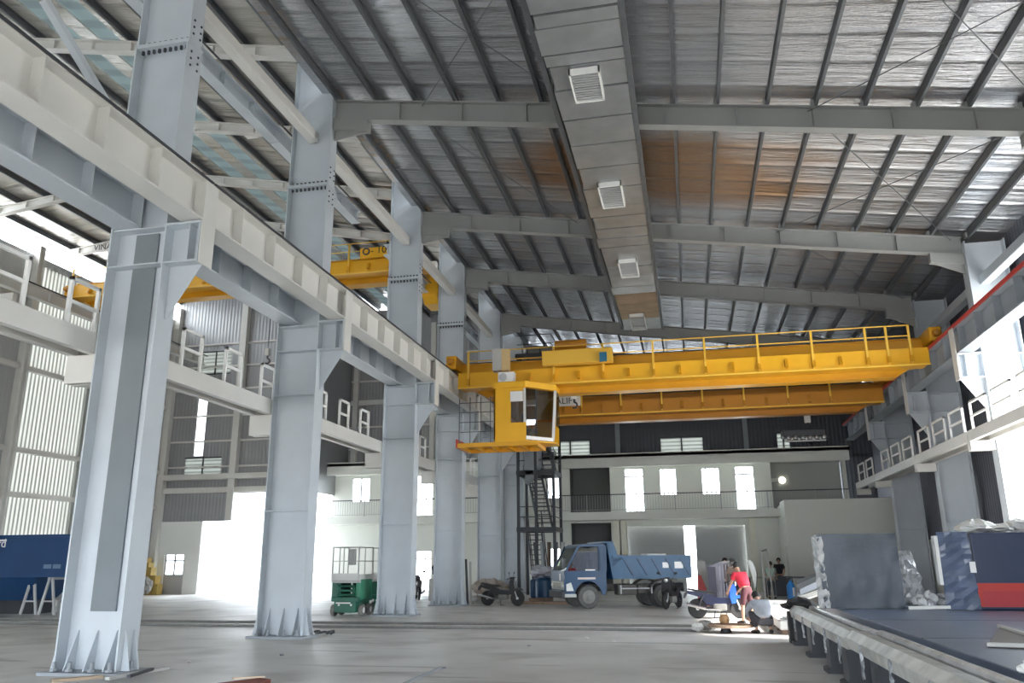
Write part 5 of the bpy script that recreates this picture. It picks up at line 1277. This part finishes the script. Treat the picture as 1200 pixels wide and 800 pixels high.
# blue wrapped machine and glass stack beside the truck nose
p = at_z(641, 704)
t = thing('wrapped_pump', 'blue machine under clear film between the dark stairs and the truck', 'machine', (p.x, p.y, 0))
MB().cbox(p.x-0.75, p.x+0.35, p.y, p.y+0.9, 0.12, 0.9, 0.08).lathe([(0.2,0),(0.42,0.02),(0.42,0.7),(0.3,0.82),(0.1,0.85)], (p.x-0.05, p.y-0.1, 0.15), 'z', 20).build('body', M['blue'], t)
MB().box(p.x-0.8, p.x+0.4, p.y, p.y+0.9, 0.0, 0.12).build('skid', wood, t)
crumple(p.x-0.25, p.y+0.3, 0.85, 0.55, 0.4, 0.3, 51).build('film', mat('cloudy_film', (0.40,0.41,0.46), 0.25), t)
p = at_z(633, 700); p.y = 37.6; p.x = -6.75
for i in range(5):
    x = p.x-0.3+0.28*i
    o = MB().obox((x, p.y+0.6, 1.27), 0.10, 0.5, 2.5, Matrix.Rotation(0.04*(i-2), 3, 'Y')).build('leaning_board', [M['dark'], M['steel_dk'], mat('brown_board', (0.13,0.09,0.07), 0.8), M['dark'], M['lift_grey']][i])
    tag(o, ['first dark board of the upright stack beside the stairs, next to the post', 'grey board of the upright stack beside the stairs', 'brown board in the middle of the upright stack beside the stairs', 'second dark board of the upright stack beside the stairs', 'pale board of the upright stack nearest the truck'][i], 'board')
p = at_z(655, 706)
o = MB().cbox(p.x-0.3, p.x+0.25, p.y+0.4, p.y+1.0, 0, 1.0, 0.04).build('grey_drum_box', M['lift_grey']); tag(o, 'plain grey metal box standing in front of the truck nose', 'box')
p = at_z(637, 708)
o = MB().box(p.x-1.1, p.x+1.2, p.y, p.y+0.5, 0, 0.1).build('timber_pallet', wood); tag(o, 'brown timber skid on the floor before the blue wrapped machine', 'skid')
# ================================================================== window frames, flags and gate near the annex doors
fy = 33.0
for i in range(5):
    px = 831 + 3.7*i; a = at_y(px, 662-1.2*i, fy+0.12*i); w = 0.34
    z1 = a.z; x0 = a.x; y = fy+0.12*i
    mb = MB().box(x0, x0+0.05, y, y+0.05, 0, z1).box(x0+w, x0+w+0.05, y, y+0.05, 0, z1).box(x0, x0+w+0.05, y, y+0.05, z1-0.05, z1).box(x0, x0+w+0.05, y, y+0.05, 0.0, 0.05).box(x0, x0+w+0.05, y, y+0.05, z1*0.55, z1*0.55+0.05)
    if i < 3: mb.box(x0+w*0.5, x0+w*0.5+0.04, y, y+0.05, 0, z1)
    o = mb.build('aluminium_frame', mat('mauve_aluminium_%d' % i, (0.42,0.40,0.47) if i < 3 else (0.62,0.60,0.62), 0.4, 0.3)); tag(o, 'upright aluminium window frame stacked behind the blue motorbike, %s of five' % ORD[i], 'window frame')
o = MB().box(at_y(829,665,fy-0.05).x, at_y(838,665,fy-0.05).x, fy-0.12, fy-0.06, 0, at_y(829,664,fy).z).build('mauve_board', mat('dim_mauve_panel', (0.10,0.095,0.135), 0.5)); tag(o, 'dim mauve panel leaning on the stacked window frames', 'panel')
a = at_y(817,697,33); b = at_y(832,697,33); c = at_y(819,674,33)
t = thing('red_tarp', 'dull red triangular tarp hanging behind the seat of the blue motorbike', 'tarp', ((a.x+b.x)/2, 33.2, 0))
MB().prism([(a.x,0.0),(b.x+0.05,0.0),(b.x-0.1,0.55),(c.x+0.08,c.z),(c.x-0.05,c.z)], 'y', 33.0, 33.3).build('cloth', mat('dull_red_tarp', (0.34,0.055,0.05), 0.8, 0, 0.15, 3), t)
MB().tube([(c.x, 33.35, 0),(c.x, 33.35, c.z+0.05)], 0.03, 8).build('pole', M['galv'], t)
o = MB().box(at_y(816,655,34).x, at_y(826,655,34).x, 34, 34.12, 0, at_y(820,657,34).z).build('grey_sheet', M['lift_grey']); tag(o, 'pale grey sheet standing upright beside the bright door gap', 'sheet')
# white feather banner
mb = MB(); pts = []
prof = [(875,656.5),(879,656),(882.5,658.5),(885,664),(886.5,672),(886,684),(884.5,690),(883.5,684),(880.5,672),(878,663)]
q = [at_y(px,py,33.6) for px, py in prof]
t = thing('white_banner', 'white curved feather banner on a thin pole behind the person in red', 'banner', (q[6].x, 33.6, 0))
mb.prism([(v.x, v.z) for v in q], 'y', 33.59, 33.62).build('banner', M['plaster_w'], t)
MB().tube([(q[6].x, 33.62, 0),(q[4].x+0.02, 33.62, q[4].z),(q[2].x, 33.62, q[2].z)], 0.018, 6).build('pole', M['galv'], t)
# thin gate frame
gy = 35.9
a, b = at_y(893, 655, gy), at_y(905, 648, gy)
t = thing('gate_frame', 'thin pale upright pipe frame beside the person in pale green', 'frame', (a.x, gy, 0))
c = at_y(905, 690, gy+3.0)
MB().tube([(a.x, gy, 0), (a.x, gy, 2.0)], 0.045, 8).build('post', M['lift_grey'], t)
MB().tube([(a.x+0.5, gy+2.0, 0), (a.x+0.38, gy+2.0, 2.1)], 0.035, 8).build('post', M['lift_grey'], t)
MB().tube([(a.x, gy, 2.0), (a.x+0.38, gy+2.0, 2.1)], 0.025, 8).build('crossbar', M['dark'], t)
p = at_z(888, 699)
t = thing('work_bench', 'dim low bench with legs between the white banner and the gate frame', 'bench', (p.x, p.y, 0))
MB().box(p.x-0.35, p.x+0.45, p.y, p.y+0.6, 0.82, 0.88).build('top', M['lift_grey'], t)
for x in (p.x-0.32, p.x+0.4): MB().box(x, x+0.05, p.y, p.y+0.6, 0, 0.82).build('leg', M['dark'], t)
o = MB().cbox(p.x+0.9, p.x+1.7, p.y+0.6, p.y+1.2, 0, 0.9, 0.03).build('dark_crate', M['dark']); tag(o, 'dark crate behind the person in pale green', 'crate')
# blue canister on its stand
p = at_z(928, 702.5)
t = thing('blue_canister', 'bright blue canister with white label beside a small steel stand', 'canister', (p.x, p.y, 0))
MB().lathe([(0.14,0),(0.17,0.02),(0.17,0.55),(0.10,0.68),(0.05,0.72),(0.05,0.78)], (p.x, p.y, 0.02), 'z', 18).build('body', mat('bright_blue_plastic', (0.02,0.22,0.62), 0.35), t, True)
MB().box(p.x+0.05, p.x+0.13, p.y-0.175, p.y-0.15, 0.15, 0.5).build('label', M['wletter'], t)
t = thing('steel_stand', 'small dark steel stand beside the bright blue canister', 'stand', (p.x+0.45, p.y, 0))
MB().box(p.x-0.05, p.x+0.75, p.y+0.3, p.y+0.8, 0.88, 0.94).build('top', M['dark'], t)
for x in (p.x+0.0, p.x+0.55): MB().bar((x, p.y+0.4, 0), (x+0.1, p.y+0.4, 0.9), 0.06, 0.06).build('leg', M['galv'], t)
# slanted steel plates and pipes behind the wrapped panel
a = at_z(925, 708); 
for i, (dz, m_, lab) in enumerate([(0.0, M['steel_dk'], 'grey-green slanted steel plate leaning behind the wrapped panel, lower one'), (0.28, M['dark'], 'dark slanted steel plate leaning behind the wrapped panel, upper one')]):
    y = 29.0+1.4*i; p0 = at_y(938, 697-6*i, y); p1 = at_y(985, 679-4*i, y)
    o = MB().add([(p0.x,y,p0.z),(p1.x,y+0.3,p1.z),(p1.x,y+1.0,p1.z+0.1),(p0.x,y+1.0,p0.z+0.1),(p0.x,y,p0.z+0.18),(p1.x,y+0.3,p1.z+0.26),(p1.x,y+1.0,p1.z+0.36),(p0.x,y+1.0,p0.z+0.28)], [(0,3,2,1),(4,5,6,7),(0,1,5,4),(1,2,6,5),(2,3,7,6),(3,0,4,7)])
    for q0 in (p0, p1): o.box(q0.x-0.06, q0.x+0.06, y+0.4, y+0.55, 0, q0.z+0.1)
    o = o.build('steel_plate', m_); tag(o, lab, 'plate')
for i in range(3):
    y = 27.0+0.35*i; p0 = at_y(940-4*i, 703-1*i, y); p1 = at_y(985, 687-2*i, y)
    o = MB().tube([p0, p1], 0.04, 8).box(p0.x-0.03, p0.x+0.03, y-0.03, y+0.03, 0, p0.z).box(p1.x-0.03, p1.x+0.03, y-0.03, y+0.03, 0, p1.z).build('sloping_pipe', M['lift_grey']); tag(o, 'pale sloping pipe on props behind the wrapped panel, %s from the bed' % ORD[i], 'pipe')
# low white wrapped pallets in the sun
for i, (x0, x1, y0, y1, z0, z1, lab) in enumerate([(1.9, 3.35, 20.6, 24.2, 0, 0.30, 'low white wrapped pallet in the sun beside the steel bed, nearer one'), (1.85, 3.4, 25.0, 28.5, 0, 0.42, 'low white wrapped pallet in the sun beside the steel bed, farther one')]):
    t = thing('wrapped_pallet', lab, 'pallet', ((x0+x1)/2, y0, 0))
    MB().cbox(x0, x1, y0, y1, 0.1, z1, 0.03).build('wrapped_sheets', wrapm, t)
    for k in range(4): MB().box(x0+0.05, x1-0.05, y0+0.1+(y1-y0-0.35)*k/3, y0+0.25+(y1-y0-0.35)*k/3, 0, 0.1).build('bearer', wood, t)
    for k in range(5):
        random.seed(60+10*i+k); crumple(x0+0.2+0.28*k, y0+0.25+random.random()*0.4, z1-0.01, 0.16, 0.14, 0.05, 70+10*i+k, 8, 6).build('loose_scrap', M['steel_dk'] if k % 2 else wrapm, t)
# ================================================================== yellow stepped stack and gable details
WYf = WY - 0.6
a = at_y(166, 690, WYf); 
rows = [(166,191,694,684),(166,189,684,674),(167,184,674,664.5),(168,181,664.5,659),(169,178,659,653.5)]
ym = mat('ochre_board', (0.52,0.36,0.10), 0.7, 0, 0.12, 3)
for i, (pa, pb, ya, yb) in enumerate(rows):
    p0 = at_y(pa, ya, WYf); p1 = at_y(pb, yb, WYf); za = 0 if i == 0 else zprev
    zprev = p1.z
    o = MB().cbox(p0.x, p1.x, WYf-0.5, WYf, za, zprev, 0.02).build('ochre_crate', ym); tag(o, 'ochre crate in the stepped stack by the grey door, %s from the floor' % ORD[i], 'crate')
p = at_z(171, 697); p.y = WYf-0.9
o = crumple(at_y(172, 685, WYf-0.9).x, WYf-0.9, 0, 0.3, 0.25, 0.45, 81).build('grey_sack', M['lift_grey']); tag(o, 'pale grey sack at the foot of the ochre crate stack', 'sack')
# hook of the ten ton crane seen before the gable
q = at_y(313, 423, YC+0.9); hy = YC+0.9
hb = MB().cbox(q.x-0.1, q.x+0.1, hy-0.1, hy+0.1, q.z+0.25, q.z+0.6, 0.03).build('hook_block', M['steel_w'], cc)
MB().tube([(q.x, hy, q.z+0.25), (q.x, hy, q.z+0.12)] + [(q.x+0.12*math.sin(a_), hy, q.z+0.12*math.cos(a_)) for a_ in [0.3+0.5*k for k in range(8)]], 0.04, 8).build('hook', M['dark'], hb)
MB().tube([(q.x, hy, q.z+0.6), (q.x, hy, 15.0)], 0.015, 6).build('rope', M['dark'], cc)
MB().cbox(q.x-0.6, q.x+0.6, YC-0.02, YC+1.1, 14.92, 15.2, 0.03).build('trolley', M['orange'], cc)
# ================================================================== machine bed with wrapped panel and blue cabinet
navy_s = mat('navy_machine_paint', (0.022,0.036,0.085), 0.42, 0, 0.08, 2); bedm = mat('blue_grey_bed', (0.14,0.18,0.26), 0.34, 0, 0.12, 1.5, 0.05, 8)
t = thing('machine_bed', 'wide blue-grey steel machine bed filling the corner', 'machine bed', (5.6, 11, 0))
MB().cbox(2.72, 8.5, 4.0, 18.9, 0.42, 0.74, 0.012).build('table_plate', bedm, t)
MB().box(2.74, 8.45, 4.05, 18.85, 0.40, 0.66).build('skirt', navy_s, t)
MB().box(3.05, 8.3, 4.3, 18.6, 0.0, 0.40).build('plinth', M['dark'], t)
for y in (8.0, 11.4, 14.6): MB().box(2.72, 8.5, y-0.008, y+0.008, 0.735, 0.743).build('seam', M['dark'], t)
film = mat('grey_film', (0.075,0.09,0.115), 0.3, 0, 0.35, 1.2, 0.5, 5.0, 0.25); filmw = mat('bright_film', (0.62,0.63,0.64), 0.22, 0.2, 0.1, 3, 1.0, 7.0)
t = thing('film_wrapped_board', 'upright panel wrapped in grey plastic film on the machine bed', 'panel', (3.3, 17.8, 0.74))
pa, pb = at_y(967, 714, 17.7), at_y(1062, 714, 17.7); zt = at_y(1010, 625, 17.7).z
random.seed(9)
NX, NZ = 14, 10; vs = []; fs = []
for j in range(NZ+1):
    for i in range(NX+1):
        vs.append((pa.x+(pb.x-pa.x)*i/NX - 0.02*(j/NZ), 17.7 + random.uniform(-0.012,0.012), 0.742+(zt-0.742)*j/NZ))
o_ = len(vs)
vs += [(v[0], 18.05, v[2]) for v in vs]
for j in range(NZ):
    for i in range(NX):
        a_ = j*(NX+1)+i; fs += [(a_, a_+1, a_+NX+2, a_+NX+1), (o_+a_, o_+a_+NX+1, o_+a_+NX+2, o_+a_+1)]
for i in range(NX): fs += [(i, o_+i, o_+i+1, i+1), (NZ*(NX+1)+i, NZ*(NX+1)+i+1, o_+NZ*(NX+1)+i+1, o_+NZ*(NX+1)+i)]
for j in range(NZ): fs += [(j*(NX+1), (j+1)*(NX+1), o_+(j+1)*(NX+1), o_+j*(NX+1)), (j*(NX+1)+NX, o_+j*(NX+1)+NX, o_+(j+1)*(NX+1)+NX, (j+1)*(NX+1)+NX)]
MB().add(vs, fs).build('sheet', film, t, True)
def drape(xa_, xb_, ya_, z0_, z1_, seed, slant=0.0, n=7, m=12, amp=0.06):
    random.seed(seed); vs = []; fs = []
    for j in range(m+1):
        for i in range(n+1):
            z = z0_+(z1_-z0_)*j/m; x = xa_+(xb_-xa_)*i/n*(1-slant*j/m)
            vs.append((x+random.uniform(-amp,amp)*0.5*(1 if 0 < i else 0), ya_+random.uniform(-amp,amp), z))
    N = len(vs); vs += [(v[0], v[1]+0.015, v[2]) for v in vs]
    for j in range(m):
        for i in range(n):
            a_ = j*(n+1)+i; fs += [(a_,a_+1,a_+n+2,a_+n+1),(N+a_,N+a_+n+1,N+a_+n+2,N+a_+1)]
    for i in range(n): fs += [(i,N+i,N+i+1,i+1),(m*(n+1)+i,m*(n+1)+i+1,N+m*(n+1)+i+1,N+m*(n+1)+i)]
    for j in range(m): fs += [(j*(n+1),(j+1)*(n+1),N+(j+1)*(n+1),N+j*(n+1)),(j*(n+1)+n,N+j*(n+1)+n,N+(j+1)*(n+1)+n,(j+1)*(n+1)+n)]
    return MB().add(vs, fs)
drape(pa.x-0.12, pa.x+0.08, 17.68, 0.75, zt-0.05, 91, 0, 4, 16, 0.07).build('film_edge', filmw, t)
xr = at_y(1088, 700, 18.3).x
drape(pb.x-0.03, xr, 18.3, 0.76, at_y(1068, 645, 18.3).z, 92, 0.35, 8, 12, 0.06).build('film_flap', filmw, t)
# loose film heap behind
for i in range(3):
    p = at_y(1075+12*i, 711, 18.0+0.1*i)
    o = crumple(p.x, 17.75+0.05*i, 0.742, 0.16, 0.2, 0.13+0.03*(i == 1), 95+i, 12, 8).build('film_heap', filmw); tag(o, 'crumpled bright film heap on the bed between panel and cabinet, %s from the panel' % ORD[i], 'film')
p0 = at_y(1064, 708, 17.3); p1 = at_y(1112, 705, 17.3)
o = MB().bar((p0.x, 17.3, 0.78), (p1.x, 17.25, 0.80), 0.05, 0.06).build('pale_batten', M['plaster_w']); tag(o, 'pale batten lying on the bed before the film heaps', 'batten')
# cabinet
cx, cy = 5.22, 17.3; zc = at_y(1140, 624, cy).z
t = thing('blue_cabinet', 'tall navy machine cabinet with a red panel on the steel bed', 'cabinet', (6.8, cy, 0.74))
MB().cbox(cx, 8.4, cy, 18.75, 0.742, zc, 0.03).build('body', navy_s, t)
MB().box(at_y(1147,700,cy).x, 8.3, cy-0.03, cy, at_y(1170,711,cy).z, at_y(1170,683,cy).z).build('red_panel', M['red'], t)
MB().box(at_y(1152,700,cy).x, 8.3, cy-0.04, cy-0.03, at_y(1170,710,cy).z, at_y(1170,692,cy).z).build('red_inset', mat('bright_red_paint', (0.42,0.03,0.04), 0.4), t)
drape(cx-0.60, cx+0.0, cy-0.05, 0.75, zc+0.02, 97, 0.1, 4, 14, 0.03).build('film_cover', mat('blue_grey_film', (0.11,0.14,0.22), 0.25, 0, 0.2, 3, 0.6, 6), t)
MB().box(cx-0.66, cx-0.60, cy-0.1, cy+0.1, 1.2, zc-0.05).build('white_edge', M['white'], t)
MB().box(cx-0.1, cx-0.0, cy-0.09, cy-0.07, 1.42, 1.62).build('white_label', M['wletter'], t)
for i, (px0, px1) in enumerate(((1126,1162),(1160,1185),(1182,1206))):
    xa_, xb_ = at_y(px0,618,cy+0.4).x, at_y(px1,618,cy+0.4).x
    crumple((xa_+xb_)/2, cy+0.5, zc-0.005, (xb_-xa_)*0.6, 0.4, 0.09+0.04*(i != 1), 101+i, 14, 8).build('white_cover', wrapm, t)
# sheet of paper-backed metal on the bed
pts = [at_z(1157,758,0.745), at_z(1215,760,0.745), at_z(1215,750,0.745), at_z(1172,736,0.745)]
t = thing('cardboard_sheet', 'brown sheet with pale edges lying on the machine bed', 'sheet', (pts[0].x, pts[0].y, 0.745))
MB().prism([(v.x, v.y) for v in pts], 'z', 0.745, 0.765).build('sheet', mat('dim_brown_sheet', (0.13,0.11,0.10), 0.7), t)
MB().bar(pts[0]+Vector((0,0,0.03)), pts[1]+Vector((0,0,0.03)), 0.06, 0.04).bar(pts[3]+Vector((0,0,0.03)), pts[2]+Vector((0,0,0.03)), 0.07, 0.04).build('pale_edge', M['lift_grey'], t)
p = at_z(1196, 795, 0.745)
o = crumple(p.x+0.12, p.y, 0.745, 0.12, 0.12, 0.07, 111).build('white_wrapping', wrapm); tag(o, 'white wrapping on the corner of the machine bed at the picture edge', 'wrapping')
# ================================================================== film-wrapped guide rails on feet
for i, (ya, yb, dz, lab) in enumerate([(12.15, 18.6, 0.0, 'film-wrapped grey guide rail on dark feet, farther length'), (4.5, 12.0, 0.03, 'film-wrapped grey guide rail on dark feet, nearer length')]):
    t = thing('guide_rail', lab, 'guide rail', (2.15, (ya+yb)/2, 0))
    mb = MB()
    mb.prism([(1.96,0.52+dz),(2.2,0.52+dz),(2.24,0.62+dz),(2.2,0.73+dz),(2.02,0.75+dz),(1.93,0.66+dz)], 'y', ya, yb)
    mb.build('wrapped_rail', mat('cloudy_grey_wrap_%d' % i, (0.45,0.45,0.42), 0.3, 0, 0.35, 2.5, 0.6, 6), t)
    MB().tube([(2.38, ya, 0.70+dz), (2.38, yb, 0.70+dz)], 0.055, 10).build('film_roll', mat('pale_film_roll_%d' % i, (0.58,0.58,0.58), 0.25, 0, 0.2, 3, 0.6, 6), t)
    MB().box(2.2, 2.36, ya, yb, 0.60+dz, 0.64+dz).build('link_plate', M['steel_dk'], t)
    for y in [18.3, 16.2, 14.1, 12.6] if i == 0 else [10.6, 8.6, 6.5]:
        f_ = MB().prism([(1.92,0.0),(2.62,0.0),(2.62,0.06),(2.45,0.08),(2.32,0.52+dz),(1.98,0.52+dz),(1.98,0.08),(1.92,0.06)], 'y', y-0.22, y+0.22)
        f_.build('foot', M['dark'], t)
    for k in range(5):
        y = ya + (yb-ya)*(k+0.3)/5
        drape(1.90, 1.93, y, 0.30, 0.66+dz, 120+k+10*i, 0, 2, 8, 0.04).build('hanging_film', mat('hanging_film_%d_%d' % (i,k), (0.40,0.42,0.44), 0.25), t)
o = crumple(2.15, 18.75, 0.60, 0.34, 0.22, 0.14, 140, 14, 8); o.box(1.9, 2.4, 18.62, 18.9, 0.0, 0.62)
o = o.build('black_cloth_cover', M['black']); tag(o, 'black cloth thrown over the far end of the film-wrapped guide rail', 'cloth')
